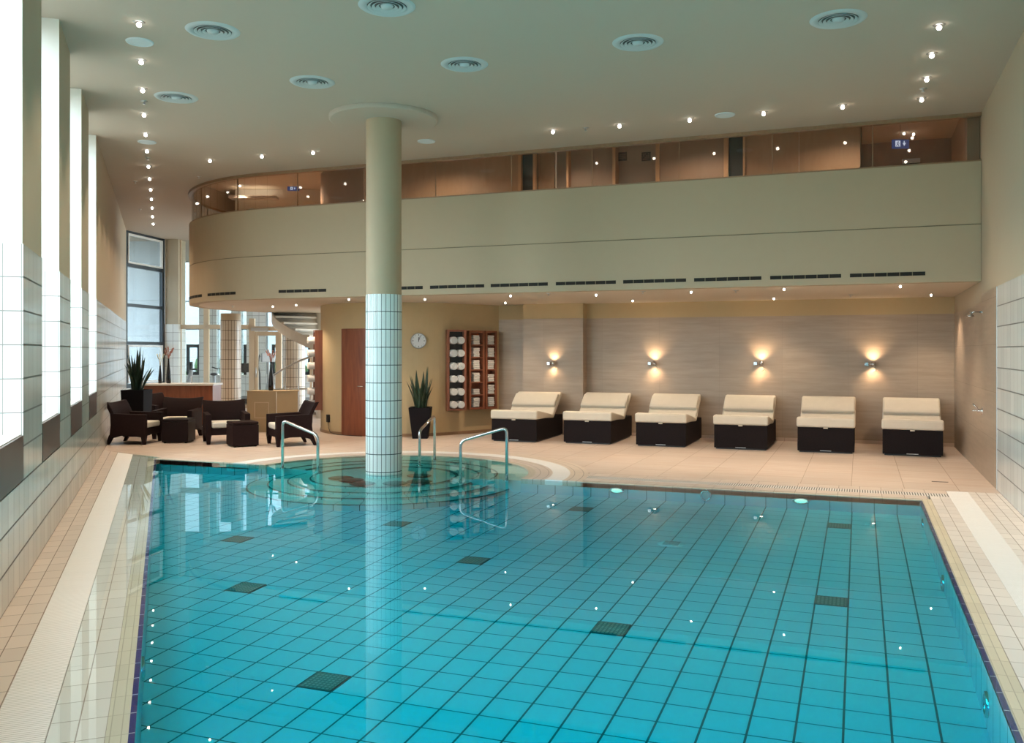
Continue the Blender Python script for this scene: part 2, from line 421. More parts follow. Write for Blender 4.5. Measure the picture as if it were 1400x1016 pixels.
# ------------------------------------------------------------------ window wall
def left_wall():
    wins = [(.5 / CA, 1.9 / CA), (2.95 / CA, 4.35 / CA), (5.42 / CA, 6.84 / CA), (7.9 / CA, 9.23 / CA), (10.3 / CA, 11.69 / CA), (12.8 / CA, 14.2 / CA)]
    mb = MB(); a, b = (DL.x, DL.y), (NL.x, NL.y)
    o = (P0.x, P0.y); D = .5
    mats = ['wall_tile', 'paint', 'reveal_tile', 'sill_tile', 'white_paint']
    edges = [-3.6] + [e for w in wins for e in w] + [S_END]
    for i in range(0, len(edges), 2):
        r = (edges[i], edges[i + 1])
        mb.obox(o, a, b, r, (0, D), 0, ZT, [3, 3, 0, 0, 2, 2])
        mb.obox(o, a, b, r, (.006, D), ZT, ZC, [1, 1, 1, 1, 4, 4])
    for (s0, s1) in wins:
        mb.obox(o, a, b, (s0, s1), (0, D), 0, .77, [3, 3, 0, 0, 2, 2])
        mb.obox(o, a, b, (s0, s1), (.02, D), .77, 1.12, [3, 3, 0, 0, 2, 2])
    struct(mb.build('wall_left', mats))
    for i, (s0, s1) in enumerate(wins):
        w = struct(thing('window_%d' % (i + 1), 'tall window in the left tiled wall', 'window')); del w['label'], w['category']
        f = MB()
        for r in ((s0, s0 + .07), (s1 - .07, s1)): f.obox(o, a, b, r, (.40, .48), 1.12, ZC)
        for z in (1.12, 1.97, 3.04, 4.16, ZC - .09): f.obox(o, a, b, (s0 + .07, s1 - .07), (.40, .48), z, z + .09)
        f.build('window_frame', 'dark_frame', w)
        g = MB().obox(o, a, b, (s0 + .05, s1 - .05), (.435, .445), 1.15, ZC - .03).build('pane', 'glass', w)
        if i < 2: continue
        p = MB().obox(o, a, b, (s0 + .01, s1 - .01), (-.004, .02), .78, 1.115).build('radiator_panel', 'dark_panel', bevel=.004)
        tag(p, 'dark brown panel below the ' + ['nearest', 'second nearest', 'third nearest', 'farthest'][i - 2] + ' tall window in the tiled left wall', 'panel', 'dark panels under the left windows')
    return wins
WINS = left_wall()

def portal(centre, nrm, w, h):
    l = bpy.data.lights.new('daylight_portal', 'AREA'); l.shape = 'RECTANGLE'; l.size = w; l.size_y = h
    l.cycles.is_portal = True
    o = bpy.data.objects.new('daylight_portal', l); C.objects.link(o)
    o.location = centre; o.rotation_euler = Vector(nrm).to_track_quat('-Z', 'Y').to_euler()
for (s0, s1) in WINS:
    c = LW((s0 + s1) / 2, .55); portal((c[0], c[1], 3.12), (-NL.x, -NL.y, 0), s1 - s0, 4.0)

# right wall: stone behind, tile in front
mb = MB()
mb.box(RU, RU + .3, -3.4, 12.8, 0, ZT, 0)
mb.box(RU + .006, RU + .3, -3.4, BV, ZT, ZC, 1)
mb.box(RU + .003, RU + .3, 12.8, BV, 0, ZT, 2)
mb.box(RU + .003, RU + .3, BV, 18.6, 0, 2.43, 2)
mb.box(RU + .006, RU + .3, BV, 18.6, 2.43, ZU, 1)
struct(mb.build('wall_right', ['rwall_tile', 'paint', 'stone_wall']))
struct(MB().box(RU - .004, RU + .02, 12.785, 12.815, 0, ZT).build('trim_1', 'white_metal'))
struct(MB().obox((P0.x, P0.y), (DL.x, DL.y), (NL.x, NL.y), (-3.8, -3.6), (-4, .5), 0, ZC).build('wall_near', 'paint'))

# back wall with pilaster
PIL = (-6.65, -5.33)
mb = MB()
mb.box(-7.4, RU + .3, 18.28, 18.6, 0, 2.43, 0); mb.box(-7.4, RU + .3, 18.28, 18.6, 2.43, ZS, 2)
mb.box(PIL[0], PIL[1], 18.0, 18.3, 0, 2.43, 0); mb.box(PIL[0], PIL[1], 18.006, 18.3, 2.43, ZS, 2)
struct(mb.build('wall_back', ['stone_wall', 'paint', 'paint_core']))
struct(MB().box(PIL[1], RU, 18.268, 18.282, 0, .07).build('baseboard_back', 'stone'))

# ------------------------------------------------------------------ ceiling
ceil_poly = [(RU + .28, -3.4), (RU + .28, BV)] + PATH[1:] + [(-9.3, 31), W(-9.5, FACADE_Y + .6), W(-16, FACADE_Y + .6), W(-16, 26), LW(S_END, .5), LW(-3.6, .5)]
mb = MB(); mb.prism(ceil_poly, ZC, ZU, 0)
struct(mb.build('ceiling', 'ceil'))
up_poly = PATH + [(-9.0, 23.5), (-7, 24.5), (RU, 24.5)]
struct(MB().prism([(p[0], p[1]) for p in up_poly], ZU, ZU + .1).build('ceiling_upper', 'soffit'))
# balcony slab and fascia
def fascia_band(mb, path, z0, z1, t, off=0., mi=0):
    n = len(path)
    for i in range(n - 1):
        a, b = Vector(path[i] + (0,)), Vector(path[i + 1] + (0,))
        def nrm(k):
            p = Vector(path[max(k - 1, 0)] + (0,)); q = Vector(path[min(k + 1, n - 1)] + (0,)); d = (q - p).normalized()
            return Vector((-d.y, d.x, 0))
        na, nb = nrm(i), nrm(i + 1)
        pts = [a + na * off, b + nb * off, b + nb * (off - t), a + na * (off - t)]
        # outward of the hall is away from the slab
        v = [(p.x, p.y, z) for z in (z0, z1) for p in pts]
        mb.add(v, [(0, 3, 2, 1), (4, 5, 6, 7), (0, 1, 5, 4), (1, 2, 6, 5), (2, 3, 7, 6), (3, 0, 4, 7)], mi, False)
def nsign():
    d = Vector((PATH[1][0] - PATH[0][0], PATH[1][1] - PATH[0][1], 0)).normalized()
    return -d.x      # (-d.y, d.x) -> y component is d.x (= -1): toward the hall
mb = MB()
fascia_band(mb, PATH, ZS, 3.543, .2, 0, 0)
fascia_band(mb, PATH, 3.543, 3.557, .19, -.01, 1)
fascia_band(mb, PATH, 3.557, ZP, .16, 0, 0)
mb.prism([(p[0] + (ARC_C[0] - p[0]) * .012 * (p[0] < -10.5), p[1] + .05 * (p[1] < 17)) for p in PATH] + [W(-4.2, 27.7), W(-2.5, 27.7), (RU, 24.5)], ZS + .001, 3.4, 2, mtop=3)
bal = struct(mb.build('balcony', ['fascia', 'dark_line', 'soffit', 'wood_mid']))
mb = MB(); fascia_band(mb, PATH, ZP, ZP + .02, .17, .005, 0); fascia_band(mb, PATH, ZC - .05, ZC + .0, .10, .02, 0)
struct(mb.build('trim_2', 'rail_wood'))

# glass above the parapet
bg = thing('balcony_glazing', 'curved band of clear glass panels above the cream balcony front', 'glazing')
def path_len(path):
    out = [0]
    for a, b in zip(path, path[1:]): out.append(out[-1] + math.hypot(b[0] - a[0], b[1] - a[1]))
    return out
PL = path_len(PATH)
def path_at(s):
    for i in range(len(PL) - 1):
        if s <= PL[i + 1] + 1e-9:
            t = (s - PL[i]) / (PL[i + 1] - PL[i]); return (PATH[i][0] + (PATH[i + 1][0] - PATH[i][0]) * t, PATH[i][1] + (PATH[i + 1][1] - PATH[i][1]) * t)
    return PATH[-1]
npan = 18; step = PL[-1] / npan
for k in range(npan):
    s0, s1 = k * step + .006, (k + 1) * step - .006
    ss = [s0] + [x for x in PL if s0 < x < s1] + [s1]
    sub = [path_at(x) for x in ss]
    mb = MB(); fascia_band(mb, sub, ZP + .02, ZC - .05, .012, -.05, 0); mb.build('glass_panel', 'glass_warm', bg)
    if k:
        p = path_at(k * step); q = path_at(k * step + .01); d = Vector((q[0] - p[0], q[1] - p[1], 0)).normalized()
        MB().obox((p[0], p[1]), (d.x, d.y), (-d.y, d.x), (-.006, .006), (-.065, -.045), ZP + .02, ZC - .05).build('joint_strip', 'rail_wood', bg)

# ------------------------------------------------------------------ core drum
CORE, CR = (-9.5, 18.0), 1.8
CORE_A, CORE_B = (-7.91, 17.16), (-7.316, 18.28)
def line_x(p, d, a, b):                                # where p + t*d crosses the line a-b
    ex, ey = b[0] - a[0], b[1] - a[1]; den = d[0] * ey - d[1] * ex
    t = ((a[0] - p[0]) * ey - (a[1] - p[1]) * ex) / den; return (p[0] + d[0] * t, p[1] + d[1] * t)
def core_hit(x):
    t = (x - CX) / F; d = Vector((t * CA - SA, t * SA + CA)); c = Vector(CORE)
    A = d.dot(d); B = -2 * d.dot(c); Cc = c.dot(c) - CR * CR; disc = max(0, B * B - 4 * A * Cc)
    yc = (-B - math.sqrt(disc)) / (2 * A); p = d * yc
    return p, yc, math.atan2(p.y - c.y, p.x - c.x)
mb = MB()
mb.ring(CORE, CR - .2, CR, 0, ZS, seg=96, mi=0)
mb.prism([CORE_A, CORE_B, (CORE_B[0] - .6, 18.5), (CORE_A[0] - .2, CORE_A[1] + .3)], 0, ZS, 0)
struct(mb.build('wall_core', ['paint_core']))
struct(MB().ring(CORE, CR - .1, CR + .012, 0, .07, seg=96).obox(CORE_A, (.4683, .8835), (.8835, -.4683), (0, 1.27), (0, .012), 0, .07).build('baseboard_core', 'rail_wood'))
mb = MB(); mb.ring(CORE, CR - .2, CR, 3.4, ZU, math.radians(150), math.radians(272), 48, 0)
struct(mb.build('wall_core_upper', 'wood_mid'))

def wall_hit(x):                     # the round wall, or the straight piece running from it to the back wall
    t = (x - CX) / F; d = (t * CA - SA, t * SA + CA)
    q = line_x((0, 0), d, CORE_A, CORE_B)
    if q[1] >= CORE_A[1]: return Vector(q), q[0] / d[0]
    p, yc, a = core_hit(x); return p, yc
def curved_panel(mb, a0, a1, r0, r1, z0, z1, mi=0): mb.ring(CORE, r0, r1, z0, z1, a0, a1, 12, mi)
# door on the core
p, yc, a0 = core_hit(470); _, _, a1 = core_hit(512)
d1 = struct(thing('door_1', '', '')); del d1['label'], d1['category']
mb = MB(); curved_panel(mb, a0, a1, CR - .01, CR + .02, .01, 2.18); mb.build('door_leaf', 'wood_door', d1)
mb = MB(); curved_panel(mb, a0 - .022, a0, CR - .01, CR + .028, 0, 2.21); curved_panel(mb, a1, a1 + .022, CR - .01, CR + .028, 0, 2.21); curved_panel(mb, a0, a1, CR - .01, CR + .028, 2.18, 2.21); mb.build('door_frame', 'wood_door', d1)
p, yc, a = core_hit(498)
n = Vector((math.cos(a), math.sin(a), 0)); t = Vector((-n.y, n.x, 0)); b = Vector((CORE[0], CORE[1], 1.03)) + n * (CR + .02)
MB().tube([b, b + n * .05, b + n * .055 - t * .02, b + n * .055 - t * .12], .010).build('door_handle', 'chrome', d1)

# ------------------------------------------------------------------ upper corridor
UV = 16.2
def up_u(x): return on_v(x, 200, UV)[0]
def strip(name, x0, x1, mat, y0=UV, t=.06, z0=3.4, z1=ZU):
    return struct(MB().box(up_u(x0), up_u(x1), y0, y0 + t, z0, z1).build(name, mat))
mb = MB()
for (x0, x1, mi, dv) in [(499, 710, 0, 0), (733, 753, 0, .2), (753, 775, 1, .35), (902, 992, 2, 0), (1019, 1092, 0, 0), (1092.6, 1178, 0, 0)]:
    mb.box(up_u(x0), up_u(x1), UV + dv, UV + dv + .08, 3.4, ZU, mi)
mb.box(up_u(1178) - .02, up_u(1178), UV, 18.4, 3.4, ZU, 0)
mb.box(up_u(710), up_u(733), UV + .06, UV + .12, 3.4, ZU, 3); mb.box(up_u(992), up_u(1019), UV + .06, UV + .12, 3.4, ZU, 3)  # dark panels painted in for the unlit depth of two openings
mb.box(up_u(775), up_u(900), UV + .2, UV + .3, 3.4, ZU, 4)
struct(mb.build('wall_upper', ['wood_up', 'greige', 'wood_mid', 'dark_frame', 'greige']))
mb = MB()
for x0, x1 in ((709, 713), (729.5, 733), (775, 778), (838, 842), (897, 902), (990, 996), (1016, 1019)):
    mb.box(up_u(x0), up_u(x1), UV - .04, UV + .3, 3.4, ZU)
struct(mb.build('trim_3', 'wood_post'))
for i, (x0, x1, m) in enumerate(((778, 838, 'wood_mid'),)):
    d = struct(thing('door_2', '', '')); del d['label'], d['category']
    MB().box(up_u(x0), up_u(x1), UV + .12, UV + .17, 3.4, ZU).build('door_leaf', m, d)
# room at the right end of the upper floor
mb = MB(); mb.box(up_u(1178), RU, 18.1, 18.3, 3.4, ZU, 0); mb.box(RU - .06, RU, 14.9, 18.1, 3.4, ZU, 1); mb.box(RU - .16, RU, 14.55, 14.9, 3.4, ZU, 2)
struct(mb.build('wall_upper_right', ['wood_mid', 'wood_up', 'wood_mid']))
x = on_v(1225, 200, 18.1)[0]; x2 = on_v(1270, 200, 18.1)[0]
d = struct(thing('door_3', '', '')); del d['label'], d['category']
MB().box(x, x2, 18.03, 18.08, 3.4, 5.15).build('door_leaf', 'tan_counter', d)
MB().box(x + .1, x2 - .15, 17.98, 18.04, 5.17, 5.25).build('door_closer', 'steel', d)
# left room on the upper floor
q0, q1 = W(-9.3, 22.0), W(-3.0, 22.0)
cxa, cya = W(1, 0), W(0, 1)
mb = MB(); mb.obox((0, 0), cxa, cya, (-6.6, -3.2), (21.6, 21.8), 3.4, ZU, 0)
mb.obox((0, 0), cxa, cya, (-6.62, -6.45), (21.8, 23.6), 3.4, ZU, 1)
struct(mb.build('wall_upper_left', ['white_paint', 'white_paint']))
mb = MB()
for (a, b) in ((-6.4, -5.85), (-5.8, -5.15), (-5.1, -4.55), (-4.5, -4.15)):
    mb.obox((0, 0), cxa, cya, (a, b), (21.55, 21.6), 3.4, 5.0)
struct(mb.build('trim_4', 'white_paint'))
struct(MB().obox((0, 0), cxa, cya, (-6.55, -5.2), (21.5, 21.62), 5.0, 5.05).build('trim_5', 'rail_wood'))

# exit signs and plaques upstairs
def exit_sign(px, py, yc, w, h, label):
    u, v, z = at_d(px, py, yc)
    s = thing('exit_sign', label, 'sign', (u, v, z), YAW, 'lit exit signs upstairs')
    MB().box(-w / 2, w / 2, -.02, .02, -h / 2, h / 2).build('sign_body', 'sign_blue', s, bevel=.003)
    m = MB(); k = h / .16
    def pl(a, b): m.box(min(a[0], b[0]), max(a[0], b[0]), -.024, -.02, min(a[1], b[1]), max(a[1], b[1]))
    pl((-.10 * k, -.05 * k), (-.012 * k, .055 * k))
    m.add([(.03 * k, -.024, .015 * k), (.09 * k, -.024, .015 * k), (.06 * k, -.024, -.04 * k), (.03 * k, -.021, .015 * k), (.09 * k, -.021, .015 * k), (.06 * k, -.021, -.04 * k)],
          [(0, 1, 2), (3, 5, 4), (0, 3, 4, 1), (1, 4, 5, 2), (2, 5, 3, 0)])
    pl((.052 * k, .01 * k), (.068 * k, .05 * k))
    m.build('pictogram', 'sign_white', s)
    r = MB(); r.sphere((-.05 * k, 0, .035 * k), .010 * k, 8, 6, 0, 1, .1, 1)
    for i in range(len(r.v)): r.v[i] = (r.v[i][0], r.v[i][1] - .025, r.v[i][2])
    for a, b in (((-.055, .022), (-.062, -.01)), ((-.062, -.01), (-.085, -.04)), ((-.06, -.01), (-.04, -.022)), ((-.04, -.022), (-.042, -.045)), ((-.055, .018), (-.03, .002)), ((-.056, .018), (-.082, .01))):
        r.tube([(a[0] * k, -.0255, a[1] * k), (b[0] * k, -.0255, b[1] * k)], .006 * k, 6)
    r.build('running_figure', 'sign_blue', s)
    MB().tube([(0, 0, h / 2), (0, 0, ZU - z)], .004, 6).build('rod', 'steel', s)
exit_sign(1231, 197, 15.4, .28, .15, 'blue lit exit sign hanging behind glass at the right end upstairs')
exit_sign(401, 258, 19.0, .24, .09, 'small blue lit exit sign behind the curved glass upstairs at left')
for px, lab in ((851, 'dark square plaque, left of two on the upstairs grey door surround'), (883.5, 'dark square plaque, right of two on the upstairs grey door surround')):
    u, v, z = on_v(px, 214, UV + .19)
    s = thing('door_plaque', lab, 'sign', (u, v, z), 0, 'plaques upstairs')
    MB().box(-.085, .085, -.005, .012, -.08, .08).build('plate', 'plaque', s)
    m = MB()
    if px < 860:
        for zz in (-.03, 0, .03): m.box(-.06, .06, -.008, -.005, zz - .006, zz + .006)
    else:
        for i in range(4):
            for j in range(4):
                if (i * 3 + j * 5) % 4 != 1: m.box(-.06 + i * .032, -.04 + i * .032, -.008, -.005, -.06 + j * .032, -.04 + j * .032)
    m.build('marking', 'plaque_mark', s)
# small wall lamp upstairs
u, v, z = at_d(341, 267, 21.0)
s = thing('wall_lamp', 'slim wall lamp washing the cream wall behind the curved upstairs glass', 'lamp', (u, v, z), YAW)
MB().box(-.55, .55, .2, .5, -.03, .03).build('housing', 'white_paint', s)
MB().box(-.45, .45, .25, .45, .03, .04).build('diffuser', 'lamp_soft', s)

# ------------------------------------------------------------------ lights helper
def spot(loc, e, col=(1, .76, .50), ang=95, blend=.7, r=.05, parent=None, direction=(0, 0, -1)):
    l = bpy.data.lights.new('lamp_beam', 'SPOT'); l.energy = e; l.color = col; l.spot_size = math.radians(ang); l.spot_blend = blend; l.shadow_soft_size = r
    o = bpy.data.objects.new('lamp_beam', l); C.objects.link(o)
    if parent is not None: o.parent = parent
    o.location = loc; o.rotation_euler = Vector(direction).to_track_quat('-Z', 'Y').to_euler()
    return o
def downlight_proto(name, r, lens, label, group):
    t = thing(name, label, 'downlight', (0, 0, 0), 0, group)
    MB().lathe([(r * .42, .0), (r * .48, -.003), (r * .76, -.004), (r * .8, .0)], 20).build('trim_ring', 'steel', t)
    MB().sphere((0, 0, -.006 - r * .30), r * .34, 14, 8).build('lens', lens, t)
    return t
WARM = (1.0, .80, .59)
DOWN_E, SOF_E = 165, 100
def place_down(proto, first, x, y, z, label, group, energy, ang=76, r=.05):
    u, v = at_z(x, y, z)
    if first: t = proto; t.location = (u, v, z - .001); t['label'] = label; t['group'] = group
    else: t = dup(proto, (u, v, z - .001), None, label, group)
    return t, energy, ang, r
pend = []
row_left = [(190, 30), (193, 82), (195, 121), (197, 155), (199, 182), (201, 205), (203, 226), (204.5, 243), (206, 258), (207, 271), (208, 283), (208.5, 295), (209.5, 305)]
row_mid = [(287, 218), (358, 212), (428, 207), (756, 178), (847, 170), (943, 162), (1044, 153), (1152, 144)]
row_right = [(1284, 34), (1274, 73), (1267, 106), (1260, 134)]
dp = downlight_proto('ceiling_downlight', .075, 'lamp', '', '')
first = True
for i, p in enumerate(row_left):
    pend.append(place_down(dp, first, p[0], p[1], ZC, 'lit ceiling downlight, %s from the front in the long left row' % ORD[i], 'row of downlights along the left windows', DOWN_E)); first = False
for i, p in enumerate(row_mid):
    pend.append(place_down(dp, False, p[0], p[1], ZC, 'lit ceiling downlight, %s from the left in the row before the balcony' % ORD[i], 'row of downlights along the balcony', DOWN_E * 1.2, 54))
for i, p in enumerate(row_right):
    pend.append(place_down(dp, False, p[0], p[1], ZC, 'lit ceiling downlight, %s from the front in the right wall row' % ORD[i], 'row of downlights along the right wall', DOWN_E * 1.2, 54))
for i, yc in enumerate((8.07, 6.86, 5.65, 4.44)):
    u, v = W((-510 + i * 1.5) / F * yc, yc); t = dup(dp, (u, v, ZC - .001), None, 'lit ceiling downlight continuing the long left row towards the viewer, ' + ORD[i], 'row of downlights along the left windows'); pend.append((t, DOWN_E, 76, .05))
for i, yc in enumerate((8.1, 6.9, 5.7)):
    u, v = W((594 + i * 12) / F * yc, yc); t = dup(dp, (u, v, ZC - .001), None, 'lit ceiling downlight continuing the right wall row towards the viewer, ' + ORD[i], 'row of downlights along the right wall'); pend.append((t, DOWN_E, 76, .05))
soff = [(373, 418), (405, 416), (477, 408), (581, 408), (691, 413), (698, 403), (815, 402), (865, 410), (945, 398), (1058, 407), (1072, 394), (1231, 390), (1273, 402)]
sp = downlight_proto('soffit_downlight', .05, 'lamp', '', '')
for i, p in enumerate(soff):
    pend.append(place_down(sp, i == 0, p[0], p[1], ZS, 'small lit downlight under the balcony, %s from the left' % ORD[i], 'downlights under the balcony', SOF_E, 110, .03))
up = downlight_proto('upper_downlight', .06, 'lamp', '', '')
for i, (u, v, lab) in enumerate([at_z(328, 253, ZU) + ('lit downlight in the upstairs ceiling behind the curved glass, left one',), at_z(372, 236, ZU) + ('lit downlight in the upstairs ceiling behind the curved glass, right one',),
                      at_z(1236, 181, ZU) + ('lit downlight in the upstairs ceiling at the right end, left of the pair',), at_z(1249, 182, ZU) + ('lit downlight in the upstairs ceiling at the right end, right of the pair',)]):
    t = up if i == 0 else dup(up, (u, v, ZU - .001), None, lab, 'downlights upstairs')
    t.location = (u, v, ZU - .001); t['label'] = lab; t['group'] = 'downlights upstairs'
    pend.append((t, 60, 110, .05))
# corridor lamps upstairs, in the ceiling above the glass line
for u in (-7.5, -5.0, -2.6, -.2): spot((u, 15.2, ZU - .03), 90, WARM, 150, .6, .08)
for u, v in ((-11.5, 17), (-12.3, 19.3)): spot((u, v, ZU - .03), 300, WARM, 140, .6, .08)
for t, e, ang, r in pend: spot((0, 0, -.06), e, WARM, ang, .8, r, t)
# ------------------------------------------------------------------ air diffusers, speakers, detectors
def diffuser_parts(t):
    R = .26
    MB().lathe([(R * .74, .0), (R * .76, -.012), (R, -.014), (R + .02, 0)], 40, cap=False).build('rim', 'vent_metal', t)
    MB().lathe([(1e-6, -.002), (R * .78, -.002)], 40).build('throat', 'grey_gap', t)
    for k, rr in enumerate((.62, .46, .30)):
        MB().lathe([(R * rr, -.004), (R * (rr + .10), -.020), (R * (rr + .11), -.018), (R * (rr + .03), -.002), (R * rr, -.004)], 40, cap=False).build('vane', 'vent_metal', t)
    MB().lathe([(1e-6, -.03), (R * .20, -.026), (R * .24, -.004)], 32, cap=False).build('centre_cone', 'vent_metal', t)
dpos = [(529, 8, 'second from left in the front line'), (291, 42, 'leftmost in the front line'), (427, 112, 'in the back line, left of the column'), (635, 88, 'in the back line, right of the column head'),
        (241, 133, 'farthest left, beside the left row of lamps'), (872, 58, 'in the back line, above the balcony middle'), (1146, 26, 'farthest right, near the right row of lamps')]
d0 = None
for (x, y, w) in dpos:
    u, v = at_z(x, y, ZC); lab = 'round white ceiling air diffuser, ' + w
    if d0 is None: d0 = thing('air_diffuser', lab, 'vent', (u, v, ZC), 0, 'round air diffusers in the ceiling'); diffuser_parts(d0)
    else: dup(d0, (u, v, ZC), None, lab)
s0 = None
for (x, y, w) in ((191, 57, 'nearest in the left lamp row'), (201, 194, 'farther along the left lamp row'), (583, 193, 'just right of the column head'), (991, 157, 'among the lamps before the upstairs glass')):
    u, v = at_z(x, y, ZC); lab = 'flat round ceiling loudspeaker, ' + w
    if s0 is None:
        s0 = thing('ceiling_speaker', lab, 'loudspeaker', (u, v, ZC), 0, 'loudspeakers in the ceiling')
        MB().lathe([(.115, 0), (.118, -.012), (.14, -.012), (.145, 0)], 32).build('rim', 'white_metal', s0)
        MB().lathe([(1e-6, -.014), (.08, -.013), (.118, -.008)], 32).build('mesh_cover', 'white_metal', s0)
    else: dup(s0, (u, v, ZC), None, lab)
k0 = None
for (x, y, z, w) in ((197, 138, ZC, 'between lamps of the left row, nearest'), (202, 215, ZC, 'between lamps of the left row, farther off'), (801, 175, ZC, 'between two lamps above the balcony middle'), (1262, 121, ZC, 'between lamps of the right row'),
                  (185, 248, ZC, 'beside the left wall'), (191, 286, ZC, 'beside the left wall, farthest'), (272, 241, ZC, 'in front of the curved glass'), (318, 418, ZS, 'under the round balcony end'), (750, 401, ZS, 'under the balcony left of the pilaster'),
                  (879, 398, ZS, 'under the balcony above the third lounger'), (1006, 397, ZS, 'under the balcony above the fourth lounger'), (1163, 403, ZS, 'under the balcony above the fifth lounger')):
    u, v = at_z(x, y, z); lab = 'small ceiling sprinkler head ' + w
    if k0 is None:
        k0 = thing('sprinkler_head', lab, 'sprinkler', (u, v, z), 0, 'sprinkler heads')
        MB().lathe([(.045, 0), (.045, -.006), (.012, -.012), (.012, -.035), (1e-6, -.035)], 16).build('collar', 'steel', k0)
        MB().lathe([(.025, -.04), (.025, -.043), (1e-6, -.045)], 12).build('deflector', 'steel', k0)
    else: dup(k0, (u, v, z), None, lab)

# slot vents along the balcony front
vz = 2.87
def slot(pts, label, h=.055):
    t = thing('slot_vent', label, 'vent', (0, 0, 0), 0, 'dark slot vents along the balcony front')
    mb = MB(); fascia_band(mb, pts, vz - h / 2, vz + h / 2, .01, .004); mb.build('slot', 'dark_slot', t)
    n = 6
    L_ = path_len(pts)[-1]
    for k in range(1, n):
        f = k / n; i = min(int(f * (len(pts) - 1)), len(pts) - 2); g = f * (len(pts) - 1) - i
        x = pts[i][0] + (pts[i + 1][0] - pts[i][0]) * g; y = pts[i][1] + (pts[i + 1][1] - pts[i][1]) * g
        d = Vector((pts[i + 1][0] - pts[i][0], pts[i + 1][1] - pts[i][1], 0)).normalized()
        MB().obox((x, y), (d.x, d.y), (-d.y, d.x), (-.006, .006), (.003, .006), vz - h / 2, vz + h / 2).build('divider', 'dark_line', t)
ST = [(1265, 1162), (1150, 1053), (1041, 949), (938, 852), (842, 760), (749, 671), (662, 588), (578, 515)]
for i, (x1, x0) in enumerate(ST):
    a, b = on_v(x1, 385, BV)[0], on_v(x0, 385, BV)[0]
    slot([(a, BV), (b, BV)], 'dark slot vent on the balcony front, %s from the right wall' % ORD[i])
def arc_hit(x):
    t = (x - CX) / F; d = Vector((t * CA - SA, t * SA + CA)); c = Vector(ARC_C)
    A = d.dot(d); B = -2 * d.dot(c); Cc = c.dot(c) - ARC_R ** 2; disc = max(0, B * B - 4 * A * Cc)
    p = d * ((-B - math.sqrt(disc)) / (2 * A)); return math.atan2(p.y - c.y, p.x - c.x)
a, b = on_v(446, 396, BV)[0], on_v(381, 396, BV)[0]
slot([(a, BV), (b, BV)], 'dark slot vent on the balcony front just left of the white column')
for (x1, x0, lab) in ((322, 284, 'dark slot vent on the rounded balcony end, right of two'), (276, 256, 'dark slot vent on the rounded balcony end, left of two')):
    a, b = arc_hit(x1), arc_hit(x0)
    a = a % (2 * PI); b = b % (2 * PI)
    slot([(ARC_C[0] + ARC_R * math.cos(a + (b - a) * k / 8), ARC_C[1] + ARC_R * math.sin(a + (b - a) * k / 8)) for k in range(9)], lab)

# ------------------------------------------------------------------ deck
def lo(s, d): return LW(s, -d)                         # d into the hall
def line_x(p, d, a, b):                                # where p + t*d crosses the line a-b
    ex, ey = b[0] - a[0], b[1] - a[1]; den = d[0] * ey - d[1] * ex
    t = ((a[0] - p[0]) * ey - (a[1] - p[1]) * ex) / den; return (p[0] + d[0] * t, p[1] + d[1] * t)
LEFT_POOL = .87
pl_corner = line_x(lo(0, LEFT_POOL), DL, (0, POOL_V), (1, POOL_V))
wall_far = line_x(lo(0, 0), DL, (0, 12.3), (1, 12.3))
END_A, END_B = (pl_corner[0], POOL_V + .07), wall_far
def left_strip(d0, d1, z, mat, name, t=.08, s0=.2):
    a, b = lo(s0, d0), lo(s0, d1)
    c, e = line_x(b, DL, END_A, END_B), line_x(a, DL, END_A, END_B)
    mb = MB().prism([a, b, c, e], z - t, z); o = mb.build(name, mat); return o
struct(left_strip(0, .25, .008, 'deck_tile_l', 'floor_left_tiles', s0=-3.5))
gl = left_strip(.25, .495, .006, 'grate_l', 'overflow_grate', s0=-1.5); tag(gl, 'long white overflow grate set in the deck beside the left window wall', 'grate')
struct(left_strip(.495, .745, -.003, 'rim_tile_l', 'floor_left_rim', t=.07, s0=-1.5))
struct(left_strip(.745, .842, -.003, 'grip_l', 'trim_6', t=.07, s0=-1.5))
struct(left_strip(.842, LEFT_POOL, -.002, 'blue_l', 'trim_7', t=.02, s0=-1.5))
FAR = POOL_V + .85
NEARV = 1.2
def rstrip(u0, u1, z, mat, name, v1=FAR, t=.08): return MB().box(u0, u1, NEARV - 4, v1, z - t, z).build(name, mat)
struct(rstrip(POOL_U, POOL_U + .028, -.008, 'blue_r', 'trim_8', POOL_V, .02))
struct(rstrip(POOL_U + .028, POOL_U + .125, .004, 'grip_r', 'trim_9', POOL_V + .1, .07))
struct(rstrip(POOL_U + .125, POOL_U + .345, .005, 'rim_tile_r', 'floor_right_rim', POOL_V + .35, .07))
gr = rstrip(POOL_U + .345, POOL_U + .59, .006, 'grate_r', 'overflow_grate'); tag(gr, 'white overflow grate in the deck along the right tiled wall', 'grate')
struct(rstrip(POOL_U + .59, RU, .008, 'rim_tile_r', 'floor_right_tiles'))
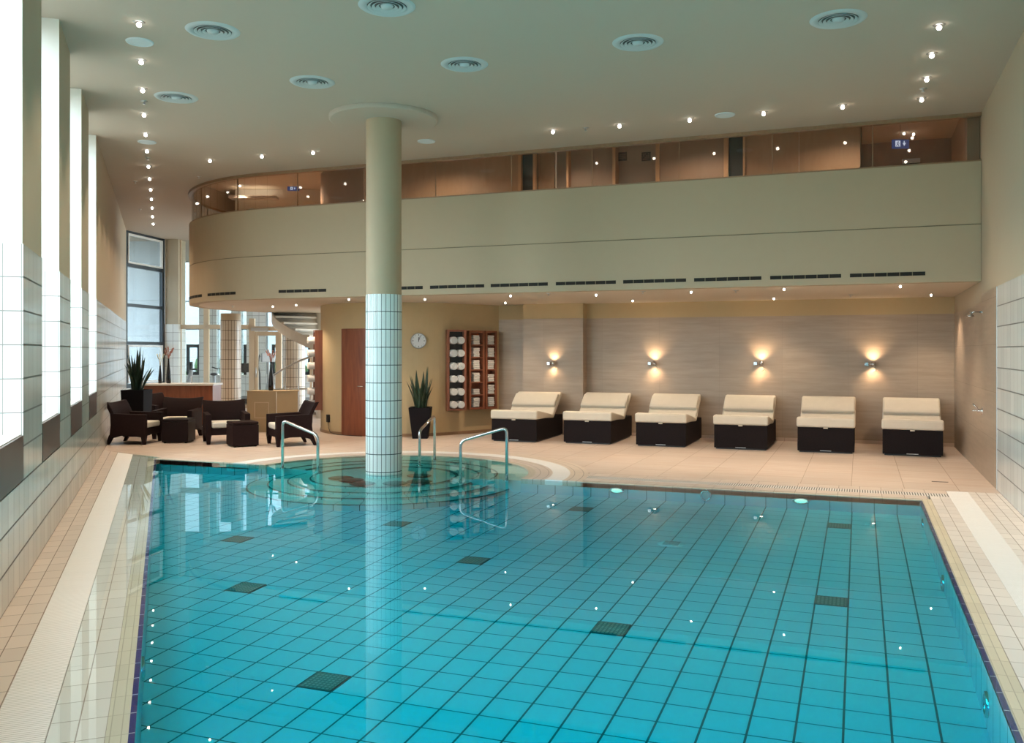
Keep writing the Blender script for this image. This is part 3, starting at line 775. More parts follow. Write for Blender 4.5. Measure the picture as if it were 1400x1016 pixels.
# far side strips and rings round the column pool
RW = 2.09
def ring_part(r0, r1, z, mat, name, t=.07):
    a0 = -math.asin(0) + .03; v0 = POOL_V - COLC[1]
    return MB().ring(COLC, r0, r1, z - t, z, math.asin(v0 / r1), PI - math.asin(v0 / r1), 72).build(name, mat)
for nm, c, col in (('ring rim', (.66, .55, .48), (.36, .27, .23)),): M['ring_rim'] = radial_tile(nm, COLC, 52, .12, .02, c, col, .3)
M['ring_grip'] = radial_tile('ring grip', COLC, 52, .02, 0, (.62, .54, .44), (.42, .34, .26), .35, rjw=.004)
M['ring_grate'] = radial_tile('ring grate', COLC, 560, 0, 0, (.90, .88, .87), (.62, .60, .58), .45, jw=.28)
M['ring_tile'] = radial_tile('ring outer tile', COLC, 60, .125, 0, (.68, .56, .46), (.34, .25, .2), .35)
struct(ring_part(RW, RW + .11, .004, 'ring_grip', 'trim_10'))
struct(ring_part(RW + .11, RW + .35, .005, 'ring_rim', 'floor_round_rim'))
o = ring_part(RW + .35, RW + .60, .008, 'ring_grate', 'overflow_grate'); tag(o, 'curved white overflow grate round the column end of the pool', 'grate')
struct(ring_part(RW + .60, RW + .86, .009, 'ring_tile', 'floor_round_tiles'))
uc = COLC[0]
def fstrip(v0, v1, z, mat, name, r, t=.07, u1=POOL_U + .1):
    vm = (v0 + v1) / 2 - COLC[1]; u0 = uc + math.sqrt(max(.01, r * r - vm * vm))
    return MB().box(u0, u1, v0, v1, z - t, z).build(name, mat)
struct(fstrip(POOL_V, POOL_V + .1, .003, 'grip_f', 'trim_11', RW + .1))
struct(fstrip(POOL_V + .1, POOL_V + .35, .0045, 'rim_tile_f', 'floor_far_rim', RW + .32))
o = fstrip(POOL_V + .35, POOL_V + .58, .006, 'grate_f', 'overflow_grate', RW + .58, u1=POOL_U + .345); tag(o, 'straight comb-slotted overflow grate in the deck before the loungers', 'grate')
struct(fstrip(POOL_V + .58, FAR, .0075, 'rim_tile_f', 'floor_far_tiles', RW + .84, u1=POOL_U + .345))
lu1 = uc - (RW + .3)
struct(MB().box(pl_corner[0] - .05, lu1, POOL_V, POOL_V + .14, -.08, .007).build('trim_12', 'rim_tile_f'))
# stone floor
RO = RW + .85
def arc_pts(r, vlow, n=40):
    a0 = math.asin((vlow - COLC[1]) / r)
    return [(uc + r * math.cos(a), COLC[1] + r * math.sin(a)) for a in [a0 + (PI - 2 * a0) * k / n for k in range(n + 1)]]
ap = arc_pts(RO, POOL_V + .14)
ap = [p for p in ap if not (p[0] > uc and p[1] < FAR)]
a_r = (uc + math.sqrt(RO ** 2 - (FAR - COLC[1]) ** 2), FAR)
stone = [(RU, FAR), a_r][::1] + ap + [(END_A[0], POOL_V + .14), END_B, LW(S_END, 0), W(-10.4, GYM_Y), W(-3.5, GYM_Y), (-7.5, 18.5), (RU, 18.5)]
struct(MB().prism(stone, -.08, .008).build('floor', 'stone'))
struct(MB().prism([W(-14, GYM_Y), W(-3.4, GYM_Y), W(-3.4, FACADE_Y + .3), W(-16, FACADE_Y + .3)], -.08, .006).build('floor_gym', 'gym_floor'))

# ------------------------------------------------------------------ pool
lp = lo(-1.0, LEFT_POOL)
near_l = line_x(lo(0, LEFT_POOL), DL, (0, NEARV), (1, NEARV))
def fz(v): 
    return -.185 - (POOL_V - v) * .0225 if v > 6.55 else -.299 - (6.55 - v) * .050
mb = MB()
lx = lambda v: line_x(lo(0, LEFT_POOL), DL, (0, v), (1, v))[0]
vs = [NEARV, 6.55, POOL_V]
for v0, v1 in zip(vs, vs[1:]):
    mb.add([(lx(v0), v0, fz(v0)), (POOL_U, v0, fz(v0)), (POOL_U, v1, fz(v1)), (lx(v1), v1, fz(v1))], [(0, 1, 2, 3)], 0)
    mb.add([(POOL_U, v0, fz(v0)), (POOL_U, v1, fz(v1)), (POOL_U, v1, -.012), (POOL_U, v0, -.012)], [(0, 1, 2, 3)], 3)
    mb.add([(lx(v0), v0, fz(v0)), (lx(v1), v1, fz(v1)), (lx(v1), v1, -.012), (lx(v0), v0, -.012)], [(0, 1, 2, 3)], 2)
cut = math.sqrt(RW ** 2 - (POOL_V - COLC[1]) ** 2)
for (a, b) in ((uc + cut, POOL_U), (lx(POOL_V), uc - cut)):
    mb.add([(a, POOL_V, fz(POOL_V)), (b, POOL_V, fz(POOL_V)), (b, POOL_V, -.012), (a, POOL_V, -.012)], [(0, 1, 2, 3)], 1)
mb.add([(lx(NEARV), NEARV, fz(NEARV)), (POOL_U, NEARV, fz(NEARV)), (POOL_U, NEARV, 0), (lx(NEARV), NEARV, 0)], [(0, 1, 2, 3)], 1)
struct(mb.build('pool_basin', ['pool_floor', 'pool_wall', 'pool_wall_l', 'pool_wall_r'], fix=False))
struct(MB().box(lx(NEARV) , POOL_U, -3, NEARV, -.1, .008).build('floor_near', 'stone'))
# round steps: a sunken platform, steps falling towards the pool in front, rising to the deck behind
M['step_ring'] = radial_tile('round step tile', COLC, 36, 0, 0, (.66, .64, .58), (.10, .11, .10), .3, jw=.03)
M['step_riser'] = plain('dark step nosing', (.035, .04, .045), .4)
mb = MB()
rr = [1.05, 1.36, 1.63, 1.92]
zf = [-.062, -.088, -.118, -.150]
zb = [-.062, -.050, -.036, -.026]
mb.ring(COLC, .2, rr[0], -.5, zf[0], seg=72, mi=0)
mb.ring(COLC, rr[0] - .022, rr[0], zf[0] - .01, zf[0] + .0015, seg=72, mi=1)
a_b0, a_b1 = math.asin((POOL_V - COLC[1]) / 1.5), PI - math.asin((POOL_V - COLC[1]) / 1.5)
for i in range(1, 4):
    mb.ring(COLC, rr[i - 1], rr[i], -.5, zf[i], a_b1, a_b0 + 2 * PI, 48, 0)
    mb.ring(COLC, rr[i] - .022, rr[i], zf[i] - .01, zf[i] + .0015, a_b1, a_b0 + 2 * PI, 48, 1)
    mb.ring(COLC, rr[i - 1], (rr[i] if i < 3 else RW + .02), -.5, zb[i], a_b0, a_b1, 48, 0)
    mb.ring(COLC, rr[i - 1], rr[i - 1] + .022, zb[i] - .01, zb[i] + .0015, a_b0, a_b1, 48, 1)
struct(mb.build('pool_steps', ['step_ring', 'step_riser']))
# water body
wo = [(POOL_U + .03, NEARV + .001), (POOL_U + .03, POOL_V + .02)]
rw = RW + .03
a0 = math.asin((POOL_V + .02 - COLC[1]) / rw)
wo += [(uc + rw * math.cos(a0 + (PI - 2 * a0) * k / 48), COLC[1] + rw * math.sin(a0 + (PI - 2 * a0) * k / 48)) for k in range(49)]
lend = lo(0, .495)
wo += [(uc - math.sqrt(rw ** 2 - (POOL_V - COLC[1]) ** 2), POOL_V + .0), line_x(lend, DL, END_A, END_B), line_x(lend, DL, (0, NEARV + .001), (1, NEARV + .001))]
wat = MB().prism(wo, -1.2, 0).build('pool_water', 'water'); tag(wat, 'still turquoise water filling the pool to its rim', 'water', kind='stuff')

# floor drains
d0 = None
def floor_hit(x, y):
    z = -.3
    for _ in range(12): u, v = at_z(x, y, z); z = fz(v)
    return u, v, z
def snap(u, off): return (math.floor((u + off) / .25) + .5) * .25 - off
for (x, y, w) in ((430, 924, 'nearest, left of the middle'), (818, 865, 'near, right of the white column'), (1127, 816, 'under the right-hand water, near'), (1140, 720, 'far right, before the loungers'), (347, 804, 'left side, second nearest'),
                 (657, 772, 'middle, right of the column'), (320, 737, 'far left'), (556, 715, 'just right of the column front'), (779, 697, 'far middle, near the back edge')):
    u, v, z = floor_hit(x, y); u, v = snap(u, .09), snap(v, .12); z = fz(v); lab = 'dark square grid drain in the pool floor, ' + w
    tilt = math.atan(.0225 if v > 6.55 else .05)
    if d0 is None:
        d0 = thing('pool_drain', lab, 'drain', (u, v, z), 0, 'dark square drains in the pool floor')
        MB().box(-.118, .118, -.118, .118, -.01, .004).build('grid', 'drain', d0)
        m = MB()
        for a, b, c, d in ((-.125, .125, -.125, -.116), (-.125, .125, .116, .125), (-.125, -.116, -.116, .116), (.116, .125, -.116, .116)): m.box(a, b, c, d, -.01, .006)
        m.build('frame', 'dark_panel', d0)
        t = d0
    else: t = dup(d0, (u, v, z), None, lab)
    t.rotation_euler = (tilt, 0, 0)
u, v, z = floor_hit(918, 744)
t = thing('pool_inlet', 'pale round slotted inlet cover on the pool floor before the loungers', 'inlet', (u, v, z))
MB().lathe([(.0001, .01), (.13, .009), (.14, 0)], 28).build('cover', 'counter_top', t)
m = MB()
for k in range(-2, 3): m.box(-.08, .08, k * .04 - .004, k * .04 + .004, .009, .012)
m.build('slot', 'grey_gap', t)

# pool wall fittings
def wall_fit(name, p, n, label, cat, group, lit=None, r=.07):
    t = thing(name, label, cat, p, math.atan2(n[1], n[0]), group)
    MB().lathe([(r * .72, .0), (r * .76, .018), (r, .014), (r * 1.02, 0)], 28, ax='x').build('rim', 'chrome', t)
    MB().lathe([(1e-6, .010), (r * .6, .009), (r * .74, .004)], 24, ax='x').build('lens', lit or 'grey_plastic', t)
    return t
for (x, y, w) in ((1262, 718, 'farthest'), (1290, 806, 'middle'), (1350, 990, 'nearest')):
    p = on_u(x, y, POOL_U - .001); p = (p[0], p[1], max(p[2], -.2))
    wall_fit('pool_wall_lamp', p, (-1, 0), 'round chrome-rimmed lamp in the right pool wall under water, ' + w + ' of three', 'lamp', 'lamps in the right pool wall')
p = lo(0, LEFT_POOL + .001); t = (194 - CX) / F
dirv = (t * CA - SA, t * SA + CA); q = line_x((0, 0), dirv, p, (p[0] + DL.x, p[1] + DL.y))
wall_fit('pool_wall_lamp', (q[0], q[1], -.13), (-NL.x, -NL.y), 'round chrome-rimmed lamp in the left pool wall under water', 'lamp', None)
for (x, w) in ((843, 'left, before the third lounger'), (1095, 'right, before the fifth lounger')):
    p = on_v(x, 674, POOL_V - .002)
    wall_fit('pool_wall_light', (p[0], p[1], -.085), (0, -1), 'glowing underwater light in the far pool wall, ' + w, 'lamp', 'glowing lights in the far pool wall', 'pool_lamp', .10).scale = (1, 1, .38)
p = on_v(965, 672, POOL_V - .002)
wall_fit('pool_wall_nozzle', (p[0], p[1], -.085), (0, -1), 'unlit round fitting in the far pool wall between two glowing lights', 'fitting', None)

for i, u in enumerate((-1.25, -.5, .25)):  # unseen lights added to brighten the near pool floor
    t = wall_fit('pool_wall_light', (u, NEARV + .002, -.22), (0, 1), 'added underwater fill light in the unseen near pool wall, ' + ('left', 'middle', 'right')[i], 'lamp', 'added fill lights in the near pool wall', 'pool_lamp', .085)
    spot((.05, 0, 0), 160, (1, .95, .9), 130, .6, .06, t, (1, 0, .0))
# underwater stools round the column
k0 = None
for i, (x, y) in enumerate(((466, 652), (492, 661), (543, 661), (575, 657), (572, 649), (480, 655))):
    u, v = at_z(x, y, -.03); r_ = math.hypot(u - uc, v - COLC[1])
    f = min(1, .85 / max(r_, .01)) if r_ > .85 else max(1, .52 / max(r_, .01))
    u, v = uc + (u - uc) * f, COLC[1] + (v - COLC[1]) * f
    lab = 'round dark underwater stool beside the white column, ' + ('far left', 'front left', 'front right', 'right', 'back right', 'left')[i]
    if k0 is None:
        k0 = thing('underwater_stool', lab, 'stool', (u, v, -.062), 0, 'underwater stools round the column')
        MB().lathe([(1e-6, .026), (.16, .026), (.18, .018), (.16, .010), (1e-6, .010)], 28).build('seat', 'dark_panel', k0)
        MB().lathe([(.05, 0), (.035, .004), (.03, .012)], 16).build('stem', 'steel', k0)
    else: dup(k0, (u, v, -.062), None, lab)

# ------------------------------------------------------------------ columns
def column(c, r, label, top, base, narc=26, capital=False, zoff=0, col=(.74, .80, .79), gr=(.075, .10, .105)):
    t = thing('column', label, 'column', (c[0], c[1], 0))
    mt = radial_tile('column tile', c, narc, 0, 0, col, gr, .16, vert=(.254, zoff, .011), jw=.13)
    MB().lathe([(r - .008, base), (r - .008, top)], 48).build('shaft', 'fascia', t)
    MB().lathe([(r, base), (r, ZT)], 64).build('tile_cladding', mt, t)
    if capital: MB().lathe([(.76, top - .06), (.78, top - .05), (.78, top)], 64).build('capital', 'ceil', t)
column(COLC, .262, 'large white tiled column standing in the pool', ZC, -.45, capital=True, zoff=-.02)
column(W(-7.45, 24.0), .265, 'tiled column behind the wicker chairs, left of the spiral stair', ZS, 0, 22, col=(.62, .54, .44), gr=(.09, .06, .045))  # both back columns: white tile coloured beige for warm light and shade
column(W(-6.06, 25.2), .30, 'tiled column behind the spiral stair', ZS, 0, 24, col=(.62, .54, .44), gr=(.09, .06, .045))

# ------------------------------------------------------------------ handrails
def handrail(outer, inner, label, h0=.70, h1=.50):
    ox, oy = uc + outer[0], COLC[1] + outer[1]; ix, iy = uc + inner[0], COLC[1] + inner[1]
    t = thing('handrail', label, 'handrail', (ox, oy, 0), 0, 'steel handrails round the column steps')
    dx, dy = ix - ox, iy - oy; L_ = math.hypot(dx, dy); e = Vector((dx / L_, dy / L_, 0))
    A = Vector((0, 0, -.04)); B = Vector((0, 0, h0)); D = e * L_ + Vector((0, 0, h1)); E = e * L_ + Vector((0, 0, -.09))
    sl = (D - B).normalized(); pts = [A, B - Vector((0, 0, .09))]
    def bend(P, d0, d1, r):
        a, b = P - d0 * r, P + d1 * r
        return [a * (1 - k) ** 2 + P * 2 * k * (1 - k) + b * k ** 2 for k in [i / 7 for i in range(8)]]
    pts = [A] + bend(B, Vector((0, 0, 1)), sl, .09) + bend(D, sl, Vector((0, 0, -1)), .09) + [E]
    MB().tube(pts, .0215, 12).build('rail_tube', 'chrome', t)
    for p in (Vector((0, 0, -.035)), e * L_ + Vector((0, 0, -.055))):
        MB().lathe([(.022, 0), (.05, .004), (.05, .010), (.022, .014)], 20, p).build('floor_flange', 'chrome', t)
handrail((-1.75, 0.02), (-1.1, -.02), 'chrome handrail left of the white column at the round steps')
handrail((-.04, 1.76), (-.02, 1.18), 'chrome handrail directly behind the white column, before the potted plant')
handrail((1.90, .02), (1.25, -.08), 'chrome handrail right of the white column, before the first lounger')

# ------------------------------------------------------------------ loungers
def lounger_proto():
    t = thing('lounger', '', 'lounger', (0, 0, 0), 0, 'loungers along the stone wall')
    w, Ln = .46, 1.72
    MB().box(-w, w, 0, Ln, .025, .43).build('base', 'wicker_black', t, bevel=.008)
    MB().box(-w + .03, w - .03, .03, Ln - .03, 0, .025).build('plinth', 'black', t)
    def slab(prof, name, inset=.0, bev=.03):
        return MB().extrude(prof, -w - .015 + inset, w + .015 - inset).build(name, 'cushion', t, bevel=bev)
    slab([(-.03, .435), (-.03, .60), (.10, .605), (1.00, .475), (1.03, .395), (.50, .425)], 'seat_cushion')
    slab([(.98, .40), (.985, .475), (1.57, .895), (1.63, .89), (1.67, .83), (1.06, .395)], 'back_cushion')
    slab([(1.17, .60), (1.13, .655), (1.17, .70), (1.40, .865), (1.46, .87), (1.48, .82)], 'head_pillow', .012, .025)
    MB().box(-.035, .035, -.034, -.006, .415, .436).build('cushion_strap', 'cushion', t)
    MB().box(-.09, .09, -.004, .003, .03, .04).build('base_label', 'steel', t)
    return t
lg = lounger_proto()
LU = [-6.19, -4.77, -3.38, -1.96, -.54, .82]
LLAB = ['cream cushioned lounger on a dark box base, leftmost, beside the towel racks', 'cream cushioned lounger on a dark box base, second from the left', 'cream cushioned lounger on a dark box base, third from the left',
        'cream cushioned lounger on a dark box base, third from the right wall', 'cream cushioned lounger on a dark box base, second from the right wall', 'cream cushioned lounger on a dark box base, in the corner by the right wall']
for i, u in enumerate(LU):
    rot = [0.02, .01, 0, 0, 0.0, -.035][i]
    if i == 0: lg.location = (u, 16.25, .008); lg.rotation_euler = (0, 0, rot); lg['label'] = LLAB[0]
    else: dup(lg, (u, 16.38, .008), rot, LLAB[i])

# ------------------------------------------------------------------ wall lamps
k0 = None
for i, (x, y, vv, lab) in enumerate(((755, 497, 18.0, 'on the pilaster, leftmost'), (893, 497, 18.28, 'second from the left, above the third lounger'), (1038, 497, 18.28, 'third from the left, above the fourth lounger'), (1190, 498, 18.28, 'nearest the right wall'))):
    u, v, z = on_v(x, y, vv); lab = 'lit chrome up-and-down wall lamp ' + lab
    if k0 is None:
        k0 = thing('wall_lamp', lab, 'wall lamp', (u, v, z), 0, 'wall lamps above the loungers')
        MB().box(-.10, -.03, -.07, 0, -.035, .035).build('mounting_block', 'chrome', k0, bevel=.006)
        MB().tube([(-.05, -.045, 0), (.045, -.09, 0)], .012, 8).build('arm', 'chrome', k0)
        MB().lathe([(.030, -.045), (.038, -.045), (.038, .045), (.030, .045), (.030, -.045)], 20, (.05, -.09, 0), cap=False).build('lamp_body', 'chrome', k0)
        MB().lathe([(1e-6, .040), (.031, .040)], 16, (.05, -.09, 0)).build('bulb', 'lamp_small', k0)
        MB().lathe([(1e-6, -.040), (.031, -.040)], 16, (.05, -.09, 0)).build('bulb', 'lamp_small', k0)
        MB().tube([(.05 + .045 * math.sin(a), -.075, -.05 - .05 * (1 - math.cos(a)) / 1) for a in [PI * 2 * j / 14 for j in range(8)]] + [(.11, -.02, -.12), (.12, -.003, -.14)], .004, 6).build('cable', 'black', k0)
        t = k0
    else: t = dup(k0, (u, v, z), None, lab)
    for dz in (1, -1):
        spot((.05, -.09, .05 * dz), 10, (1, .70, .42), 125, 1.0, .02, t, (0, .35, dz))

# shower on right wall
p = on_u(1343, 427, RU)
t = thing('shower', 'chrome shower head and mixer on the stone part of the right wall', 'shower', (RU, p[1], 0))
zh, zv = p[2], on_u(1343, 562, RU)[2]
MB().tube([(0, 0, zh), (-.10, 0, zh + .01), (-.14, 0, zh - .01)], .012, 8).build('arm', 'chrome', t)
MB().lathe([(.012, 0), (.02, -.03), (.05, -.06), (.05, -.07), (1e-6, -.072)], 20, (-.15, 0, zh + .01)).build('shower_head', 'chrome', t)
MB().lathe([(.03, 0), (.03, -.012), (1e-6, -.014)], 16, (0, 0, zh), ax='x').build('rosette', 'chrome', t)
m = MB().lathe([(.055, 0), (.055, -.012), (.03, -.02), (.03, -.06), (1e-6, -.065)], 20, (0, 0, zv), ax='x'); m.build('mixer', 'chrome', t)
MB().tube([(-.05, 0, zv), (-.07, 0, zv + .05), (-.12, 0, zv + .10)], .010, 8).build('lever', 'chrome', t)
MB().tube([(0, .06, zv - .0), (-.12, .06, zv)], .012, 8).build('spout', 'chrome', t)
u, v = at_z(1285, 659, .008)
tag(MB().box(u - .10, u + .10, v - .02, v + .02, .008, .012).build('floor_drain', 'dark_panel'), 'small dark slot drain in the stone deck by the right corner', 'drain')

# ------------------------------------------------------------------ clock, socket
p, yc, a = core_hit(572)
n = Vector((math.cos(a), math.sin(a), 0)); z = EYE + (HY - 466) * yc / F
cl = thing('wall_clock', 'round white wall clock right of the white column', 'clock', (CORE[0] + n.x * (CR + .003), CORE[1] + n.y * (CR + .003), z), math.atan2(n.y, n.x) + PI / 2)
MB().lathe([(.16, .0), (.16, -.035), (.148, -.04), (.142, -.03)], 40, ax='y', cap=False).build('rim', 'steel', cl)
MB().lathe([(1e-6, -.026), (.144, -.026)], 40, ax='y').build('dial', 'dial', cl)
m = MB()
for k in range(12):
    a = k * PI / 6; c_, s_ = math.cos(a), math.sin(a); r0, r1 = (.105 if k % 3 == 0 else .115), .132
    w_ = .006 if k % 3 == 0 else .003
    m.add([(r0 * s_ - w_ * c_, -.028, r0 * c_ + w_ * s_), (r0 * s_ + w_ * c_, -.028, r0 * c_ - w_ * s_), (r1 * s_ + w_ * c_, -.028, r1 * c_ - w_ * s_), (r1 * s_ - w_ * c_, -.028, r1 * c_ + w_ * s_)], [(0, 1, 2, 3)])
m.build('hour_mark', 'black', cl)
def hand(nm, ang, l, w_):
    s_, c_ = math.sin(ang), math.cos(ang)
    MB().add([(-.02 * s_ - w_ * c_, -.031, -.02 * c_ + w_ * s_), (-.02 * s_ + w_ * c_, -.031, -.02 * c_ - w_ * s_), (l * s_ + w_ * c_, -.031, l * c_ - w_ * s_), (l * s_ - w_ * c_, -.031, l * c_ + w_ * s_)], [(0, 1, 2, 3)]).build(nm, 'black', cl)
hand('hour_hand', .03, .075, .006); hand('minute_hand', .32, .115, .004)
p, yc, a = core_hit(450)
n = Vector((math.cos(a), math.sin(a), 0)); z = EYE + (HY - 572) * yc / F
sk = thing('wall_socket', 'black socket box low on the ochre wall left of the wooden door', 'socket', (CORE[0] + n.x * CR, CORE[1] + n.y * CR, z), math.atan2(n.y, n.x) + PI / 2)
MB().box(-.045, .045, -.05, .0, -.08, .08).build('housing', 'black', sk, bevel=.006)
pts = []
for x, y in ((450, 577), (451, 585), (455, 591), (464, 595), (480, 597.5), (497, 599)):
    if y < 590:
        q, yc2, a2 = core_hit(x); pts.append((CORE[0] + (CR + .03) * math.cos(a2), CORE[1] + (CR + .03) * math.sin(a2), EYE + (HY - y) * yc2 / F))
    else:
        q, yc2, a2 = core_hit(x); pts.append((CORE[0] + (CR + .06) * math.cos(a2), CORE[1] + (CR + .06) * math.sin(a2), max(.016, EYE + (HY - y) * yc2 / F)))
tag(MB().tube(pts, .007, 6).build('power_cable', 'black'), 'thin black cable running from the wall socket along the floor past the door', 'cable')

# ------------------------------------------------------------------ towel racks
def rack_frame(x0, x1, out):
    p, yc0 = wall_hit(x0); q, yc1 = wall_hit(x1)
    e = (q - p); w = e.length; e.normalize(); n = Vector((e.y, -e.x, 0))
    m = (p + q) / 2; c = Vector((m.x, m.y, 0)) + n * out; return c, n, w, 0
TOW = []
def rack(c, n, w, z0, z1, label, dividers, depth=.16, rows=6):
    rz = math.atan2(n.y, n.x) + PI / 2
    t = thing('towel_rack', label, 'towel rack', (c.x, c.y, z0), rz, 'wooden towel racks on the round wall')
    h = z1 - z0
    MB().box(-w / 2, -w / 2 + .05, -depth / 2, depth / 2, 0, h).build('side_panel', 'wood', t)
    MB().box(w / 2 - .05, w / 2, -depth / 2, depth / 2, 0, h).build('side_panel', 'wood', t)
    MB().box(-w / 2 + .05, w / 2 - .05, -depth / 2, depth / 2, h - .04, h).build('top_panel', 'wood', t)
    MB().box(-w / 2 + .05, w / 2 - .05, -depth / 2, depth / 2, 0, .04).build('bottom_panel', 'wood', t)
    MB().box(-w / 2 + .05, w / 2 - .05, depth / 2 - .02, depth / 2, .04, h - .04).build('back_panel', 'black' if not dividers else 'wood_door', t)
    ph = (h - .08) / rows
    for k in range(1, rows):
        if dividers: MB().box(-w / 2 + .05, w / 2 - .05, -depth / 2, depth / 2 - .02, .04 + k * ph - .01, .04 + k * ph + .01).build('shelf', 'wood', t)
        else: MB().box(-w / 2 + .05, w / 2 - .05, -depth / 2 + .03, depth / 2 - .02, .04 + k * ph - .006, .04 + k * ph + .006).build('shelf', 'black', t)
    return t, rz, ph
def rolled_mesh(r, ln):
    mb = MB(); seg = 20
    prof = [(1e-6, -ln / 2 + .012), (r * .25, -ln / 2 + .004), (r * .32, -ln / 2 + .016), (r * .40, -ln / 2 + .003), (r * .55, -ln / 2 + .004), (r * .62, -ln / 2 + .016), (r * .70, -ln / 2 + .003), (r * .88, -ln / 2 + .006), (r, -ln / 2 + .03), (r, ln / 2 - .03), (r * .85, ln / 2), (1e-6, ln / 2)]
    mb.lathe(prof, seg, ax='y')
    return mb
roll = rolled_mesh(.088, .26).build('rolled_towel', 'towel'); roll_used = [False]
def put_roll(loc, rz, label, group, sc=1.0, roty=0):
    if not roll_used[0]: o = roll; roll_used[0] = True
    else: o = roll.copy(); C.objects.link(o)
    o.location = loc; o.rotation_euler = (0, roty, rz); o.scale = (sc, 1, sc * random.uniform(.95, 1.03))
    tag(o, label, 'towel', group)
Z0R, Z1R = .52, 2.19
_p, _yc = wall_hit(621); n = Vector((.64, -.77, 0)).normalized(); c = Vector((_p.x, _p.y, 0)) + n * .13; w = .41; tdir = Vector((-n.y, n.x, 0))
t, rz, ph = rack(c, n, w, Z0R, Z1R, 'wooden rack of rolled white towels, left of three beside the loungers', False)
iw = w - .1; rr_ = min(.095, iw / 4)
for k in range(6):
    for s in (-1, 1):
        e = Vector((math.cos(rz), math.sin(rz), 0)); p = c + e * (s * rr_ * .98) + n * .05
        put_roll((p.x, p.y, Z0R + .04 + (5 - k) * ph + .006 + rr_ * 1.0), rz, '%s rolled white towel, %s row from top, rack nearest the clock' % (('left', 'right')[s > 0], ORD[k]), 'rolled towels in the rack right of the clock', rr_ / .088)
fold = MB()
fw, fd, fh = .17, .14, .038
fold.box(-fw / 2, fw / 2, -fd / 2, fd / 2, 0, fh)
fo = fold.build('folded_towel', 'towel', bevel=.014); fo_used = [False]
for (x0, x1, lab, cnt) in ((639, 660, 'middle', (5, 5, 5, 5, 3, 5)), (661.5, 677, 'right', (5, 5, 5, 4, 5, 5))):
    c, n, w, a = rack_frame(x0 - 4, x1 - 4, .085)
    t, rz, ph = rack(c, n, w, Z0R, Z1R - .01, 'wooden rack of folded white towels, %s of three beside the loungers' % lab, True)
    for k in range(6):
        for j in range(cnt[k]):
            if not fo_used[0]: o = fo; fo_used[0] = True
            else: o = fo.copy(); C.objects.link(o)
            jit = random.uniform(-.006, .006); e = Vector((math.cos(rz), math.sin(rz), 0)); p = c + e * jit + n * (.005 + random.uniform(-.008, .008))
            o.location = (p.x, p.y, Z0R + .04 + (5 - k) * ph + .011 + j * (fh + .001)); o.rotation_euler = (0, 0, rz + random.uniform(-.03, .03))
            tag(o, 'folded white towel, %s from bottom, %s compartment from top, %s rack' % (ORD[j], ORD[k], lab), 'towel', 'folded towels in the %s rack' % lab)
# rack seen edge-on at the left of the round wall
_q = W(-.93, -.30); al = math.atan2(_q[1], _q[0])
n = Vector((math.cos(al), math.sin(al), 0)); c = Vector((CORE[0], CORE[1], 0)) + n * (CR + .07)
t, rz, ph = rack(c, n, .40, .48, 2.20, 'wooden towel rack seen edge-on at the left of the round ochre wall', False)
for k in range(6):
    for s in (-1, 1):
        e = Vector((math.cos(rz), math.sin(rz), 0)); p = c + e * (s * .078) + n * .09
        put_roll((p.x, p.y, .48 + .04 + (5 - k) * ph + .006 + .085), rz, '%s rolled white towel, %s row from top, edge-on rack left of the door' % (('nearer', 'farther')[s > 0] if True else '', ORD[k]), 'rolled towels in the edge-on rack', .075 / .088)

# ------------------------------------------------------------------ plants
def leaf_mesh(mb, base, h, w, lean, az, twist, curl=0.):
    n = 9; ca, sa = math.cos(az), math.sin(az); v = []
    for i in range(n + 1):
        t = i / n; wd = w * (math.sin(min(1, t * 1.9 + .32) * PI / 2) if t < .45 else 1) * (1 - max(0, (t - .5) / .5) ** 1.7)
        out = lean * t ** 1.5 + curl * math.sin(t * PI)
        cx, cy, cz = base[0] + ca * out, base[1] + sa * out, base[2] + h * t
        tw = twist * t + az + PI / 2; ex, ey = math.cos(tw), math.sin(tw)
        dx, dy = -ey * wd * .3, ex * wd * .3
        v += [(cx - ex * wd / 2, cy - ey * wd / 2, cz), (cx + dx, cy + dy, cz), (cx + ex * wd / 2, cy + ey * wd / 2, cz), (cx + dx * .4, cy + dy * .4, cz)]
    f = []
    for i in range(n):
        a = 4 * i; b = a + 4
        for k in range(4): f.append((a + k, a + (k + 1) % 4, b + (k + 1) % 4, b + k))
    f.append((0, 1, 2, 3)); f.append((4 * n + 3, 4 * n + 2, 4 * n + 1, 4 * n))
    mb.add(v, f, 0, True)
